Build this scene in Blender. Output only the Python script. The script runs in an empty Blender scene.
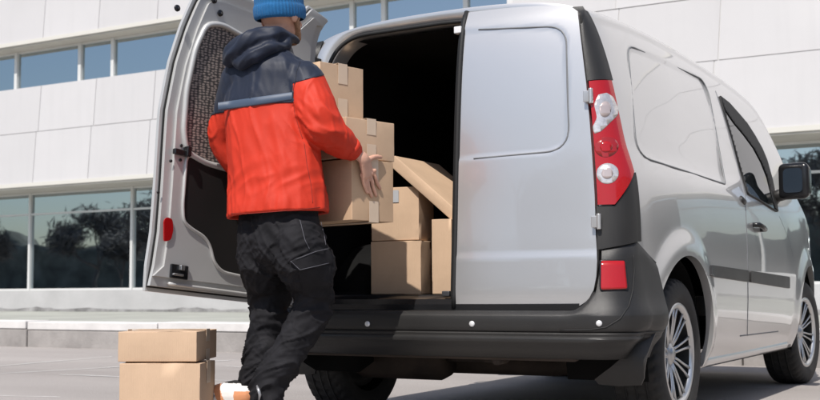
import bpy, bmesh, math, random
from mathutils import Vector, Matrix, noise
R=math.radians
random.seed(7)
scene=bpy.context.scene
COL=scene.collection

# ---------------------------------------------------------------- camera frame (also used to measure the photograph)
FPX=1146.295
CAM=Vector((2.27741,-4.12399,0.59064))
cR=Vector((0.8684004,0.49582084,-0.00651438)); cU=Vector((0.04482478,-0.0654107,0.99685113)); cF=Vector((-0.49383345,0.86595793,0.07902774))
def ray(u,v): return (cF+cR*((u-410)/FPX)-cU*((v-200)/FPX))
def at(u,v,axis,val):
    d=ray(u,v); i='xyz'.index(axis); t=(val-CAM[i])/d[i]; return CAM+d*t

# ---------------------------------------------------------------- small maths
def lerp(a,b,t): return a+(b-a)*t
def interp(x,tab):
    if x<=tab[0][0]: return tab[0][1]
    for (a,b),(c,d) in zip(tab,tab[1:]):
        if x<=c: return b+(d-b)*(x-a)/(c-a)
    return tab[-1][1]
def smooth_tab(tab):
    # catmull-rom style resample for smooth curves
    out=[]
    n=len(tab)
    for i in range(n-1):
        p0=tab[max(i-1,0)];p1=tab[i];p2=tab[i+1];p3=tab[min(i+2,n-1)]
        m1=(p2[1]-p0[1])/(p2[0]-p0[0]);m2=(p3[1]-p1[1])/(p3[0]-p1[0]);h=p2[0]-p1[0]
        for k in range(8):
            t=k/8
            out.append((p1[0]+h*t,(2*t**3-3*t*t+1)*p1[1]+(t**3-2*t*t+t)*h*m1+(-2*t**3+3*t*t)*p2[1]+(t**3-t*t)*h*m2))
    out.append(tab[-1]); return out
def sstep(a,b,x):
    t=min(1,max(0,(x-a)/(b-a))); return t*t*(3-2*t)
def in_poly(p,poly):
    x,y=p;c=False;j=len(poly)-1
    for i in range(len(poly)):
        xi,yi=poly[i];xj,yj=poly[j]
        if (yi>y)!=(yj>y) and x<(xj-xi)*(y-yi)/(yj-yi)+xi: c=not c
        j=i
    return c
def sd_poly(p,poly):
    x,y=p;d=1e9;j=len(poly)-1
    for i in range(len(poly)):
        ax,ay=poly[j];bx,by=poly[i];j=i
        ex,ey=bx-ax,by-ay;L=ex*ex+ey*ey
        t=0 if L<1e-12 else max(0,min(1,((x-ax)*ex+(y-ay)*ey)/L))
        q=math.hypot(x-ax-ex*t,y-ay-ey*t)
        if q<d:d=q
    return d if in_poly(p,poly) else -d
def round_poly(pts,r,n=5):
    out=[];N=len(pts)
    for i in range(N):
        a=Vector(pts[i-1]);b=Vector(pts[i]);c=Vector(pts[(i+1)%N])
        rr=r[i] if isinstance(r,(list,tuple)) else r
        if rr<=0: out.append(tuple(b)); continue
        d1=(a-b);d2=(c-b);k=min(rr,d1.length*.48,d2.length*.48)
        p=b+d1.normalized()*k;q=b+d2.normalized()*k
        for m in range(n+1):
            t=m/n; w=(1-t)**2*p+2*t*(1-t)*b+t*t*q
            out.append((w.x,w.y))
    return out

# ---------------------------------------------------------------- materials
MATS={}
def mat(name,color=(.5,.5,.5),rough=.5,metal=0.,coat=0.,coat_rough=.05,var=0.,vscale=6,bump=0.,bscale=60,spec=.5,emit=None,aniso=None,trans=0.,sheen=0.,rvar=0.,ior=1.45):
    m=bpy.data.materials.new(name);m.use_nodes=True;nt=m.node_tree;b=nt.nodes['Principled BSDF']
    b.inputs['Base Color'].default_value=(*color,1);b.inputs['Roughness'].default_value=rough;b.inputs['Metallic'].default_value=metal
    b.inputs['Coat Weight'].default_value=coat;b.inputs['Coat Roughness'].default_value=coat_rough;b.inputs['Specular IOR Level'].default_value=spec
    b.inputs['Transmission Weight'].default_value=trans;b.inputs['IOR'].default_value=ior
    if sheen: b.inputs['Sheen Weight'].default_value=sheen; b.inputs['Sheen Roughness'].default_value=.5
    tc=nt.nodes.new('ShaderNodeTexCoord')
    vec=tc.outputs['Object']
    if aniso:
        mp=nt.nodes.new('ShaderNodeMapping');mp.inputs['Scale'].default_value=aniso;nt.links.new(vec,mp.inputs['Vector']);vec=mp.outputs['Vector']
    if var or rvar:
        n=nt.nodes.new('ShaderNodeTexNoise');n.inputs['Scale'].default_value=vscale;n.inputs['Detail'].default_value=6;n.inputs['Roughness'].default_value=.6
        nt.links.new(vec,n.inputs['Vector'])
        if var:
            mr=nt.nodes.new('ShaderNodeMapRange');mr.inputs['From Min'].default_value=.3;mr.inputs['From Max'].default_value=.7;mr.inputs['To Min'].default_value=1-var;mr.inputs['To Max'].default_value=1+var
            nt.links.new(n.outputs['Fac'],mr.inputs['Value'])
            mx=nt.nodes.new('ShaderNodeVectorMath');mx.operation='SCALE';mx.inputs[0].default_value=color;nt.links.new(mr.outputs[0],mx.inputs['Scale'])
            nt.links.new(mx.outputs[0],b.inputs['Base Color'])
        if rvar:
            mr=nt.nodes.new('ShaderNodeMapRange');mr.inputs['From Min'].default_value=.3;mr.inputs['From Max'].default_value=.7;mr.inputs['To Min'].default_value=max(0,rough-rvar);mr.inputs['To Max'].default_value=rough+rvar
            nt.links.new(n.outputs['Fac'],mr.inputs['Value']);nt.links.new(mr.outputs[0],b.inputs['Roughness'])
    if bump:
        n=nt.nodes.new('ShaderNodeTexNoise');n.inputs['Scale'].default_value=bscale;n.inputs['Detail'].default_value=4
        nt.links.new(vec,n.inputs['Vector']);bp=nt.nodes.new('ShaderNodeBump');bp.inputs['Strength'].default_value=bump;bp.inputs['Distance'].default_value=.004
        nt.links.new(n.outputs['Fac'],bp.inputs['Height']);nt.links.new(bp.outputs[0],b.inputs['Normal'])
    if emit: b.inputs['Emission Color'].default_value=(*emit,1);b.inputs['Emission Strength'].default_value=1
    MATS[name]=m;return m
def card_mat(name,color):
    m=mat(name,color,.75,var=.11,vscale=3.5,spec=.25)
    nt=m.node_tree;b=nt.nodes['Principled BSDF'];tc=nt.nodes.new('ShaderNodeTexCoord')
    w=nt.nodes.new('ShaderNodeTexWave');w.bands_direction='X';w.inputs['Scale'].default_value=45;w.inputs['Distortion'].default_value=1.5;w.inputs['Detail'].default_value=2
    n=nt.nodes.new('ShaderNodeTexNoise');n.inputs['Scale'].default_value=9
    a=nt.nodes.new('ShaderNodeMath');a.operation='MULTIPLY_ADD';a.inputs[1].default_value=.25
    nt.links.new(tc.outputs['Object'],w.inputs['Vector']);nt.links.new(tc.outputs['Object'],n.inputs['Vector'])
    nt.links.new(w.outputs['Fac'],a.inputs[0]);nt.links.new(n.outputs['Fac'],a.inputs[2])
    bp=nt.nodes.new('ShaderNodeBump');bp.inputs['Strength'].default_value=.35;bp.inputs['Distance'].default_value=.004
    nt.links.new(a.outputs[0],bp.inputs['Height']);nt.links.new(bp.outputs[0],b.inputs['Normal']);return m
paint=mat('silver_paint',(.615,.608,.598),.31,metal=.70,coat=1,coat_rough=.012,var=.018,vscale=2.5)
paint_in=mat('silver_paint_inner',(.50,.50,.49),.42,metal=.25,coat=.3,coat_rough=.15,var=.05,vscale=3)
plast=mat('black_plastic',(.023,.022,.021),.42,var=.15,vscale=3,bump=.25,bscale=500,rvar=.06)
plast2=mat('gloss_black_plastic',(.012,.012,.013),.22)
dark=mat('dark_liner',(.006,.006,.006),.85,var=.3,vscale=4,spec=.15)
rubber=mat('black_rubber',(.011,.011,.011),.65,bump=.1,bscale=200)
tyre_m=mat('tyre_rubber',(.022,.021,.020),.72,var=.25,vscale=12,bump=.2,bscale=120)
chrome=mat('polished_rim',(.58,.58,.575),.3,metal=.85)
rimdark=mat('rim_dark_metal',(.10,.10,.105),.4,metal=.7)
steel=mat('steel',(.5,.5,.5),.35,metal=.9)
rust=mat('dusty_underbody',(.035,.025,.019),.8,var=.4,vscale=8,bump=.4,bscale=30)
redlens=mat('red_lens',(.36,.007,.009),.12,coat=.7,spec=.4,bump=.15,bscale=70)
redlens2=mat('deep_red_lens',(.30,.010,.010),.15,coat=.8,bump=.3,bscale=80)
clearlens=mat('clear_lens',(.66,.62,.60),.2,metal=.55,coat=1,bump=.35,bscale=75,var=.2,vscale=60)
glass=mat('dark_glass',(.008,.011,.012),.02,spec=.5,ior=1.4)
mirror_m=mat('mirror_glass',(.75,.8,.82),.02,metal=1)
card=card_mat('cardboard',(.545,.385,.26))
card2=card_mat('cardboard_brown',(.49,.335,.215))
tape=mat('packing_tape',(.60,.47,.35),.28,spec=.5,var=.05)
greytape=mat('grey_label',(.40,.41,.42),.5)

# ---------------------------------------------------------------- mesh helpers
def link(name,me,m=None,parent=None,smooth=True):
    o=bpy.data.objects.new(name,me);COL.objects.link(o)
    if m is not None:
        for k in (m if isinstance(m,(list,tuple)) else [m]): me.materials.append(k)
    if parent: o.parent=parent
    if smooth:
        for p in me.polygons: p.use_smooth=True
    return o
def from_bm(name,bm,m=None,parent=None,smooth=True,recalc=True):
    me=bpy.data.meshes.new(name)
    if recalc: bmesh.ops.recalc_face_normals(bm,faces=bm.faces)
    bm.to_mesh(me);bm.free();return link(name,me,m,parent,smooth)
def from_py(name,vs,fs,m=None,parent=None,smooth=True):
    me=bpy.data.meshes.new(name);me.from_pydata([tuple(v) for v in vs],[],fs);me.update()
    return link(name,me,m,parent,smooth)
def bevel(o,w=.003,seg=2,angle=35,wn=True):
    md=o.modifiers.new('bevel','BEVEL');md.width=w;md.segments=seg;md.limit_method='ANGLE';md.angle_limit=R(angle)
    if wn:
        md=o.modifiers.new('wn','WEIGHTED_NORMAL');md.keep_sharp=False
    return o
def box_bm(bm,c,s,rot=None):
    """box of centre c, size s, optional 3x3 matrix"""
    r=bmesh.ops.create_cube(bm,size=1)['verts']
    M=Matrix.Diagonal((*s,1))
    if rot is not None: M=rot.to_4x4()@M
    bmesh.ops.transform(bm,matrix=Matrix.Translation(c)@M,verts=r)
def tube_bm(bm,pts,r,n=8,closed=False):
    pts=[Vector(p) for p in pts];N=len(pts);rings=[];prev=None
    for i,p in enumerate(pts):
        if closed: t=(pts[(i+1)%N]-pts[i-1])
        else: t=pts[min(i+1,N-1)]-pts[max(i-1,0)]
        if t.length<1e-9: t=Vector((0,0,1))
        t.normalize()
        if prev is None:
            a=Vector((0,0,1)) if abs(t.z)<.9 else Vector((1,0,0)); nrm=t.cross(a).normalized()
        else:
            nrm=(prev-t*prev.dot(t)).normalized()
        prev=nrm;b=t.cross(nrm);rr=r[i] if isinstance(r,(list,tuple)) else r
        rings.append([bm.verts.new(p+(nrm*math.cos(2*math.pi*k/n)+b*math.sin(2*math.pi*k/n))*rr) for k in range(n)])
    for i in range(N if closed else N-1):
        A=rings[i];B=rings[(i+1)%N]
        for k in range(n): bm.faces.new((A[k],A[(k+1)%n],B[(k+1)%n],B[k]))
    if not closed: bm.faces.new(rings[0][::-1]);bm.faces.new(rings[-1])
def lathe_bm(bm,prof,axis='x',c=(0,0,0),n=48,closed=False):
    """prof: list of (along axis, radius)"""
    c=Vector(c);rings=[]
    for a,r in prof:
        ring=[]
        for k in range(n):
            t=2*math.pi*k/n;x,y=r*math.cos(t),r*math.sin(t)
            v={'x':Vector((a,x,y)),'y':Vector((x,a,y)),'z':Vector((x,y,a))}[axis]
            ring.append(bm.verts.new(c+v))
        rings.append(ring)
    m=len(rings)
    for i in range(m if closed else m-1):
        A=rings[i];B=rings[(i+1)%m]
        for k in range(n): bm.faces.new((A[k],A[(k+1)%n],B[(k+1)%n],B[k]))
    return rings
def patch_bm(poly,fn,step=.02,thick=.004,off=.002,bm=None,inner_fn=None):
    """2-D polygon laid on a curved surface fn(a,b,offset)->Vector, with real thickness"""
    b2=bmesh.new();vs=[b2.verts.new((p[0],p[1],0)) for p in poly];b2.faces.new(vs)
    for ax in (0,1):
        lo=min(p[ax] for p in poly);hi=max(p[ax] for p in poly);k=math.ceil(lo/step+1e-6)
        st=step if isinstance(step,float) else step
        while k*st<hi-1e-6:
            co=[0,0,0];co[ax]=k*st;no=[0,0,0];no[ax]=1
            bmesh.ops.bisect_plane(b2,geom=b2.verts[:]+b2.edges[:]+b2.faces[:],plane_co=co,plane_no=no,dist=1e-6);k+=1
    bmesh.ops.remove_doubles(b2,verts=b2.verts,dist=1e-6)
    b2.verts.ensure_lookup_table()
    out=bm or bmesh.new()
    top=[out.verts.new(fn(v.co.x,v.co.y,off+thick)) for v in b2.verts]
    bot=[out.verts.new(fn(v.co.x,v.co.y,off)) for v in b2.verts]
    for f in b2.faces:
        ix=[v.index for v in f.verts]
        out.faces.new([top[i] for i in ix]);out.faces.new([bot[i] for i in ix[::-1]])
    for e in b2.edges:
        if len(e.link_faces)==1:
            a,b=e.verts[0].index,e.verts[1].index
            try: out.faces.new((top[a],top[b],bot[b],bot[a]))
            except ValueError: pass
    b2.free();return out
def sharp(o,deg=35):
    """split normals at sharp edges"""
    me=o.data;bm=bmesh.new();bm.from_mesh(me)
    for e in bm.edges:
        if len(e.link_faces)==2: e.smooth=e.calc_face_angle(0)<R(deg)
    bm.to_mesh(me);bm.free();return o
def empty(name,loc=(0,0,0)):
    o=bpy.data.objects.new(name,None);COL.objects.link(o);o.location=loc;o.empty_display_size=.2;return o
def tag(o,label=None,cat=None,group=None,kind=None):
    if label:o['label']=label
    if cat:o['category']=cat
    if group:o['group']=group
    if kind:o['kind']=kind
    return o
def reparent(root):
    """children were modelled in world coordinates; keep them in place under a root that is not at the origin"""
    inv=Matrix.Translation(-root.location)
    for c in root.children: c.matrix_local=inv@c.matrix_local

# ================================================================= SETTING
def ground_mat():
    m=mat('asphalt',(.38,.345,.32),.85,var=.10,vscale=1.3,bump=.5,bscale=260)
    nt=m.node_tree;b=nt.nodes['Principled BSDF'];tc=nt.nodes.new('ShaderNodeTexCoord')
    n1=nt.nodes.new('ShaderNodeTexNoise');n1.inputs['Scale'].default_value=.35;n1.inputs['Detail'].default_value=5
    n2=nt.nodes.new('ShaderNodeTexNoise');n2.inputs['Scale'].default_value=180;n2.inputs['Detail'].default_value=2
    mp=nt.nodes.new('ShaderNodeMapping');mp.inputs['Scale'].default_value=(.5,2.2,1)
    nt.links.new(tc.outputs['Object'],mp.inputs[0]);nt.links.new(mp.outputs[0],n1.inputs['Vector']);nt.links.new(tc.outputs['Object'],n2.inputs['Vector'])
    r1=nt.nodes.new('ShaderNodeValToRGB');r1.color_ramp.elements[0].color=(.262,.238,.222,1);r1.color_ramp.elements[1].color=(.36,.33,.31,1)
    r1.color_ramp.elements[0].position=.35;r1.color_ramp.elements[1].position=.65
    nt.links.new(n1.outputs['Fac'],r1.inputs[0])
    mr=nt.nodes.new('ShaderNodeMapRange');mr.inputs['From Min'].default_value=.3;mr.inputs['From Max'].default_value=.7;mr.inputs['To Min'].default_value=.6;mr.inputs['To Max'].default_value=1.4
    nt.links.new(n2.outputs['Fac'],mr.inputs['Value'])
    vm=nt.nodes.new('ShaderNodeVectorMath');vm.operation='SCALE';nt.links.new(r1.outputs[0],vm.inputs[0]);nt.links.new(mr.outputs[0],vm.inputs['Scale'])
    nt.links.new(vm.outputs[0],b.inputs['Base Color']);return m
asph=ground_mat()
def sheet(name,x0,y0,x1,y1,z,m):
    o=from_py(name,[(x0,y0,z),(x1,y0,z),(x1,y1,z),(x0,y1,z)],[(0,1,2,3)],m,smooth=False);return tag(o,kind='structure')
sheet('ground',-250,-250,250,250,0,asph)
# faint pale joints in the paving
jm=mat('pale_joint',(.68,.67,.65),.85,var=.3,vscale=3)
for k,(a,b,w) in enumerate((((-30,368.5),(112,356.5),.035),((-30,375.5),(235,360),.035),((60,374.5),(240,381),.03),((-30,395),(60,397),.02),((225,366),(300,371),.03))):
    p=at(*a,'z',.004);q=at(*b,'z',.004);d=(q-p);d.z=0;n=Vector((-d.y,d.x,0)).normalized()*w*.5
    bm=bmesh.new();N=26;L=[];Rr=[]
    for i in range(N+1):
        t=i/N;c=p.lerp(q,t);j=.35+.65*abs(noise.noise(Vector((t*9,k*7,0))))*2;c=c+n*noise.noise(Vector((t*4,k*3,5)))*1.5
        L.append(bm.verts.new((c.x+n.x*j,c.y+n.y*j,.004)));Rr.append(bm.verts.new((c.x-n.x*j,c.y-n.y*j,.004)))
    for i in range(N): bm.faces.new((L[i],L[i+1],Rr[i+1],Rr[i]))
    tag(from_bm('parking_line',bm,jm,smooth=False),kind='structure')
# kerb
KY=4.82
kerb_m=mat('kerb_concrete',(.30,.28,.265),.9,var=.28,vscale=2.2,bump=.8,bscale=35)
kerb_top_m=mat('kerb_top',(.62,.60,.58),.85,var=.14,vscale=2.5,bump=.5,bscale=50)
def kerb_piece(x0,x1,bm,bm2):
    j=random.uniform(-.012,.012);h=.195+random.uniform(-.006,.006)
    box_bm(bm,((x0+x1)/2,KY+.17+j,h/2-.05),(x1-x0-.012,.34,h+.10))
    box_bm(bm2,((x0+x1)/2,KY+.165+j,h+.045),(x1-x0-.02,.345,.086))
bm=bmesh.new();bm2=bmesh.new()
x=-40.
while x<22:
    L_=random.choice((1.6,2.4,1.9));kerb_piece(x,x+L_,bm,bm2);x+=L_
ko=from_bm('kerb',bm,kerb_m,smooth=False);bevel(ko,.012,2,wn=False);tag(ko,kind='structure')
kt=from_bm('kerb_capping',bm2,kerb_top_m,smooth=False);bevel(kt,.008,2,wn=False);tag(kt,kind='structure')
pav=mat('pavement',(.33,.335,.30),.9,var=.16,vscale=1.2,bump=.5,bscale=60)
sheet('pavement',-60,KY+.33,40,11.0,.255,pav)
dirt_m=mat('footing_dirt',(.25,.245,.24),.95,var=.5,vscale=3.5,bump=.6,bscale=40)

# ================================================================= OFFICE BUILDING
BY=11.0
bld=empty('office_building',(-8,BY,0))
tag(bld,'long white panel-clad office building with strip windows behind the van','building')
clad=mat('white_cladding',(.575,.560,.560),.5,var=.03,vscale=.6,bump=.03,bscale=8)
seam_m=mat('panel_gap',(.62,.61,.60),.8)
sof=mat('soffit',(.50,.47,.42),.7,var=.1,vscale=1)
conc=mat('plinth_concrete',(.44,.435,.43),.9,var=.10,vscale=1.6,bump=.5,bscale=40)
framem=mat('window_frame',(.62,.62,.60),.4,metal=.1)
framed=mat('dark_frame',(.10,.11,.11),.45)
inner=mat('room_dark',(.02,.022,.022),.9,var=.5,vscale=1.1)
green=mat('pale_green_curtain',(.42,.50,.40),.8,aniso=(14,14,.4),var=.2,vscale=3)
def winglass():
    m=bpy.data.materials.new('window_glass');m.use_nodes=True;nt=m.node_tree;nt.nodes.clear()
    o=nt.nodes.new('ShaderNodeOutputMaterial');g=nt.nodes.new('ShaderNodeBsdfGlossy');g.inputs['Roughness'].default_value=.015;g.inputs['Color'].default_value=(.85,.95,1,1)
    t=nt.nodes.new('ShaderNodeBsdfTransparent');t.inputs['Color'].default_value=(.55,.62,.60,1)
    mx=nt.nodes.new('ShaderNodeMixShader');f=nt.nodes.new('ShaderNodeFresnel');f.inputs['IOR'].default_value=6.0
    tc=nt.nodes.new('ShaderNodeTexCoord');n=nt.nodes.new('ShaderNodeTexNoise');n.inputs['Scale'].default_value=.9;n.inputs['Detail'].default_value=1
    bp=nt.nodes.new('ShaderNodeBump');bp.inputs['Strength'].default_value=.25;bp.inputs['Distance'].default_value=.01
    nt.links.new(tc.outputs['Object'],n.inputs['Vector']);nt.links.new(n.outputs['Fac'],bp.inputs['Height'])
    nt.links.new(bp.outputs[0],g.inputs['Normal'])
    nt.links.new(f.outputs[0],mx.inputs[0]);nt.links.new(t.outputs[0],mx.inputs[1]);nt.links.new(g.outputs[0],mx.inputs[2]);nt.links.new(mx.outputs[0],o.inputs[0]);return m
wg=winglass()
SL=.075  # seams lean a little along the facade, as in the photograph
X0,X1=-34.,16.
_nt=clad.node_tree;_b=_nt.nodes['Principled BSDF'];_g=_nt.nodes.new('ShaderNodeNewGeometry')
_src=_b.inputs['Base Color'].links[0].from_socket
_mr=_nt.nodes.new('ShaderNodeMapRange');_mr.inputs['To Min'].default_value=.95;_mr.inputs['To Max'].default_value=1.03;_nt.links.new(_g.outputs['Random Per Island'],_mr.inputs['Value'])
_tc=_nt.nodes.new('ShaderNodeTexCoord');_mp=_nt.nodes.new('ShaderNodeMapping');_mp.inputs['Scale'].default_value=(5,5,.35);_n=_nt.nodes.new('ShaderNodeTexNoise');_n.inputs['Scale'].default_value=1.2;_n.inputs['Detail'].default_value=5
_nt.links.new(_tc.outputs['Object'],_mp.inputs[0]);_nt.links.new(_mp.outputs[0],_n.inputs['Vector'])
_m2=_nt.nodes.new('ShaderNodeMapRange');_m2.inputs['From Min'].default_value=.5;_m2.inputs['From Max'].default_value=.8;_m2.inputs['To Min'].default_value=1.;_m2.inputs['To Max'].default_value=.96;_nt.links.new(_n.outputs['Fac'],_m2.inputs['Value'])
_mm=_nt.nodes.new('ShaderNodeMath');_mm.operation='MULTIPLY';_nt.links.new(_mr.outputs[0],_mm.inputs[0]);_nt.links.new(_m2.outputs[0],_mm.inputs[1])
_v=_nt.nodes.new('ShaderNodeVectorMath');_v.operation='SCALE';_nt.links.new(_src,_v.inputs[0]);_nt.links.new(_mm.outputs[0],_v.inputs['Scale']);_nt.links.new(_v.outputs[0],_b.inputs['Base Color'])
def panel_band(z0,z1,xs,name='cladding'):
    bm=bmesh.new()
    for a,b in zip(xs,xs[1:]):
        g=.006;k=SL
        vs=[(a+g+k*(z0-3.5),z0+g),(b-g+k*(z0-3.5),z0+g),(b-g+k*(z1-3.5),z1-g),(a+g+k*(z1-3.5),z1-g)]
        f=[bm.verts.new((x_,BY,z_)) for x_,z_ in vs];r=[bm.verts.new((x_,BY+.04,z_)) for x_,z_ in vs]
        bm.faces.new(f)
        for i in range(4): bm.faces.new((f[i],f[(i+1)%4],r[(i+1)%4],r[i]))
    o=from_bm(name,bm,clad,bld,smooth=False);return o
px=lambda u,v: at(u,v,'y',BY)
HB=2.60      # bottom edge of the cladding above the ground floor
SB,ST=4.50,5.34 # strip window
W=1.42
xa=px(713,40).x
xs=[xa+W*k for k in range(-24,12)]
MZ=px(80,127).z;XRc=px(506,2).x+.01
panel_band(HB,MZ,xs);panel_band(MZ,SB,[x_+.05 for x_ in xs]);panel_band(ST,ST+1.25,xs);panel_band(ST+1.25,ST+2.6,xs);panel_band(ST+2.6,ST+4.0,xs)
bm=bmesh.new();
box_bm(bm,((X0+X1)/2,BY+.016+.45,(HB+SB)/2),(X1-X0,.9,SB-HB-.006));box_bm(bm,((X0+X1)/2,BY+.466,ST+2.3),(X1-X0,.9,4.6-.006));box_bm(bm,((XRc+X1)/2,BY+.30,(SB+ST)/2),(X1-XRc,.582,ST-SB-.02))
from_bm('wall_core',bm,seam_m,bld,smooth=False)
bm=bmesh.new()
box_bm(bm,((X0+X1)/2,BY+.45,HB-.02),(X1-X0,.90,.035));box_bm(bm,((X0+X1)/2,BY+.205,ST-.02),(X1-X0,.40,.035))
from_bm('soffit',bm,sof,bld,smooth=False)
# drip edge under the cladding
bm=bmesh.new();box_bm(bm,((X0+X1)/2,BY-.012,HB+.03),(X1-X0,.02,.07));box_bm(bm,((X0+X1)/2,BY-.012,ST+.03),(X1-X0,.02,.07))
from_bm('drip_edge',bm,mat('cream_edge',(.60,.58,.53),.6),bld,smooth=False)
# plinth
bm=bmesh.new();box_bm(bm,((X0+X1)/2,BY+.45,.31),(X1-X0,.90,.66));from_bm('plinth',bm,conc,bld,smooth=False)
bm=bmesh.new()
N=300;row=[]
for i in range(N+1):
    x_=X0+(X1-X0)*i/N;h=.155+.07*abs(noise.noise(Vector((x_*.8,0,0))))+.05*abs(noise.noise(Vector((x_*3.1,4,0))))
    row.append((bm.verts.new((x_,BY-.004,.257)),bm.verts.new((x_,BY-.004,.257+(h-.12)*.9))))
for a,b in zip(row,row[1:]): bm.faces.new((a[0],b[0],b[1],a[1]))
from_bm('plinth_stain',bm,dirt_m,bld,smooth=False)
# room behind, floors
bm=bmesh.new();box_bm(bm,((X0+X1)/2,BY+2.6,1.6),(X1-X0,.1,2.3));box_bm(bm,((X0+X1)/2,BY+1.9,4.9),(X1-X0,.1,1.4))
box_bm(bm,((X0+X1)/2,BY+1.4,.5),(X1-X0,2.4,.08));box_bm(bm,((X0+X1)/2,BY+1.4,2.9),(X1-X0,2.2,.08));box_bm(bm,((X0+X1)/2,BY+1.2,4.3),(X1-X0,1.6,.08));box_bm(bm,((X0+X1)/2,BY+1.2,5.5),(X1-X0,1.6,.08))
from_bm('room_interior',bm,inner,bld,smooth=False)
def window(x0,x1,z0,z1,yy,fr=.05,m=framem,left=True,transom=None,name='window'):
    bm=bmesh.new();box_bm(bm,((x0+x1)/2,yy,(z0+z1)/2),(x1-x0-.01,.008,z1-z0))
    w=from_bm('glazing',bm,wg,bld,smooth=False);w.name='window'
    bm=bmesh.new()
    box_bm(bm,(x0,yy-.01,(z0+z1)/2),(fr,.09,z1-z0))
    box_bm(bm,((x0+x1)/2,yy-.008,z0+.02),(x1-x0-fr-.004,.06,.04));box_bm(bm,((x0+x1)/2,yy-.008,z1-.018),(x1-x0-fr-.004,.06,.036))
    if transom: box_bm(bm,((x0+x1)/2,yy-.010,transom),(x1-x0-fr-.004,.05,.035))
    f=from_bm('window_frame',bm,m,w,smooth=False);return w
# strip windows of the first floor
su=[(-60,70),(3,70),(67,60),(100,55),(176,40)]
sx=[px(u,v).x for u,v in su]
sx+=[px(240,20).x,px(341,14).x,px(373,12).x,px(456,6).x,px(500,2).x]
while sx[0]>X0+2: sx.insert(0,sx[0]-random.choice((1.5,.75,2.2)))
XR=px(506,2).x
for a,b in zip(sx,sx[1:]):
    if b<XR+.3: window(a,b,SB,ST-.04,BY+.36,.075)
panel_band(SB,ST,[x_ for x_ in [XR]+[q for q in xs if q>XR+.3]])
# ground-floor glazing
GY=BY+.78
gx=[at(u,250,'y',GY).x for u in (-70,31,133)]
gx+=[gx[-1]+2.25*k for k in range(1,9)];gx=[gx[0]-2.3*k for k in range(6,0,-1)]+gx
TZ=at(80,212,'y',GY).z
for a,b in zip(gx,gx[1:]): window(a,b,.64,HB-.04,GY,.055,framem,transom=TZ)
bm=bmesh.new()
for u in (126,): 
    x_=at(u,250,'y',BY+1.0).x;box_bm(bm,(x_,BY+1.0,1.5),(.32,.03,1.9))
from_bm('curtain',bm,green,bld,smooth=False)
reparent(bld)

# ================================================================= trees mirrored in the windows
bark=mat('bark',(.14,.135,.13),.9)
def bare_tree(name,h,seed):
    rnd=random.Random(seed);root=empty(name);tb=bmesh.new();cb=bmesh.new()
    def grow(p,d,L,r,lvl,b):
        q=p+d*L;mid=p.lerp(q,.5)+Vector((rnd.uniform(-.05,.05),rnd.uniform(-.05,.05),0))*L
        tube_bm(b,[p,mid,q],[r,r*.85,r*.68],5 if lvl<2 else 3)
        if lvl>=3:
            for k in range(9 if lvl>3 else 5):
                c=p.lerp(q,rnd.random())+Vector((rnd.gauss(0,.35),rnd.gauss(0,.35),rnd.gauss(0,.35)));e=Vector((rnd.gauss(0,1),rnd.gauss(0,1),rnd.gauss(0,1))).normalized()*rnd.uniform(.3,.6);w_=e.orthogonal().normalized()*.05
                b.faces.new([b.verts.new(c-e),b.verts.new(c+w_),b.verts.new(c+e),b.verts.new(c-w_)])
        if lvl>=5: return
        for k in range(3 if lvl<4 else 4):
            a=Vector((rnd.gauss(0,1),rnd.gauss(0,1),rnd.gauss(.25,.6)));nd=(d*1.1+a*.55).normalized()
            grow(p.lerp(q,rnd.uniform(.6,1)),nd,L*rnd.uniform(.6,.8),r*.58,lvl+1,cb)
    grow(Vector((0,0,0)),Vector((0,0,1)),h*.27,h*.022,0,tb)
    from_bm('trunk',tb,bark,root);from_bm('crown',cb,bark,root);return root
lb='leafless dark tree mirrored in the ground-floor office windows'
protos=[bare_tree('bare_tree',9,1),bare_tree('bare_tree',11,2)]
spots=[(-104+4.3*k+random.uniform(-1,1),-22-random.uniform(0,9)) for k in range(26)]
for i,(x_,y_) in enumerate(spots):
    p=protos[i%2]
    if i<2: o=p
    else:
        o=p.copy();COL.objects.link(o)
        for c in p.children:
            d=c.copy();COL.objects.link(d);d.parent=o
    o.location=(x_,y_,0);o.rotation_euler=(0,0,i*1.3);o.scale=[(.72,.85,.66,.95,.78)[i%5]]*3
    tag(o,lb,'tree','leafless trees mirrored in the windows')

bm=bmesh.new();A_=[]
for k in range(240):
    x_=-190+k*1.3;h=5.2+2.6*noise.noise(Vector((x_*.06,0,3)))+1.5*noise.noise(Vector((x_*.35,2,0)))+.8*noise.noise(Vector((x_*1.1,7,0)))
    A_.append([bm.verts.new((x_+.4*random.random(),-52-1.5*noise.noise(Vector((x_*.4,j,9))),h*t_)) for j,t_ in enumerate((0,.3,.6,.85,1))]+[bm.verts.new((x_,-56,h*.9)),bm.verts.new((x_,-56,0))])
for P_,Q_ in zip(A_,A_[1:]):
    for i in range(6): bm.faces.new((P_[i],P_[i+1],Q_[i+1],Q_[i]))
tag(from_bm('woodland',bm,mat('far_foliage',(.12,.13,.115),.95,var=.5,vscale=.5,bump=1,bscale=2)),'dark wood across the car park mirrored in the windows','wood',kind='stuff')
# pale building that the side of the van mirrors
pb=empty('office_block',(24,-2,0));tag(pb,'pale low office block mirrored in the side of the van','building')
bm=bmesh.new();box_bm(bm,(30,-2,4.0),(12,34,8.0));from_bm('wall',bm,clad,pb,smooth=False)
for k in range(9):
    for zz in (1.9,5.2):
        bm=bmesh.new();box_bm(bm,(23.97,-16+3.6*k,zz),(.10,2.6,1.5));from_bm('window',bm,glass,pb,smooth=False)
bm=bmesh.new();box_bm(bm,(30,-2,8.1),(12.5,34.5,.25));from_bm('roof',bm,framed,pb,smooth=False)
reparent(pb)

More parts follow.
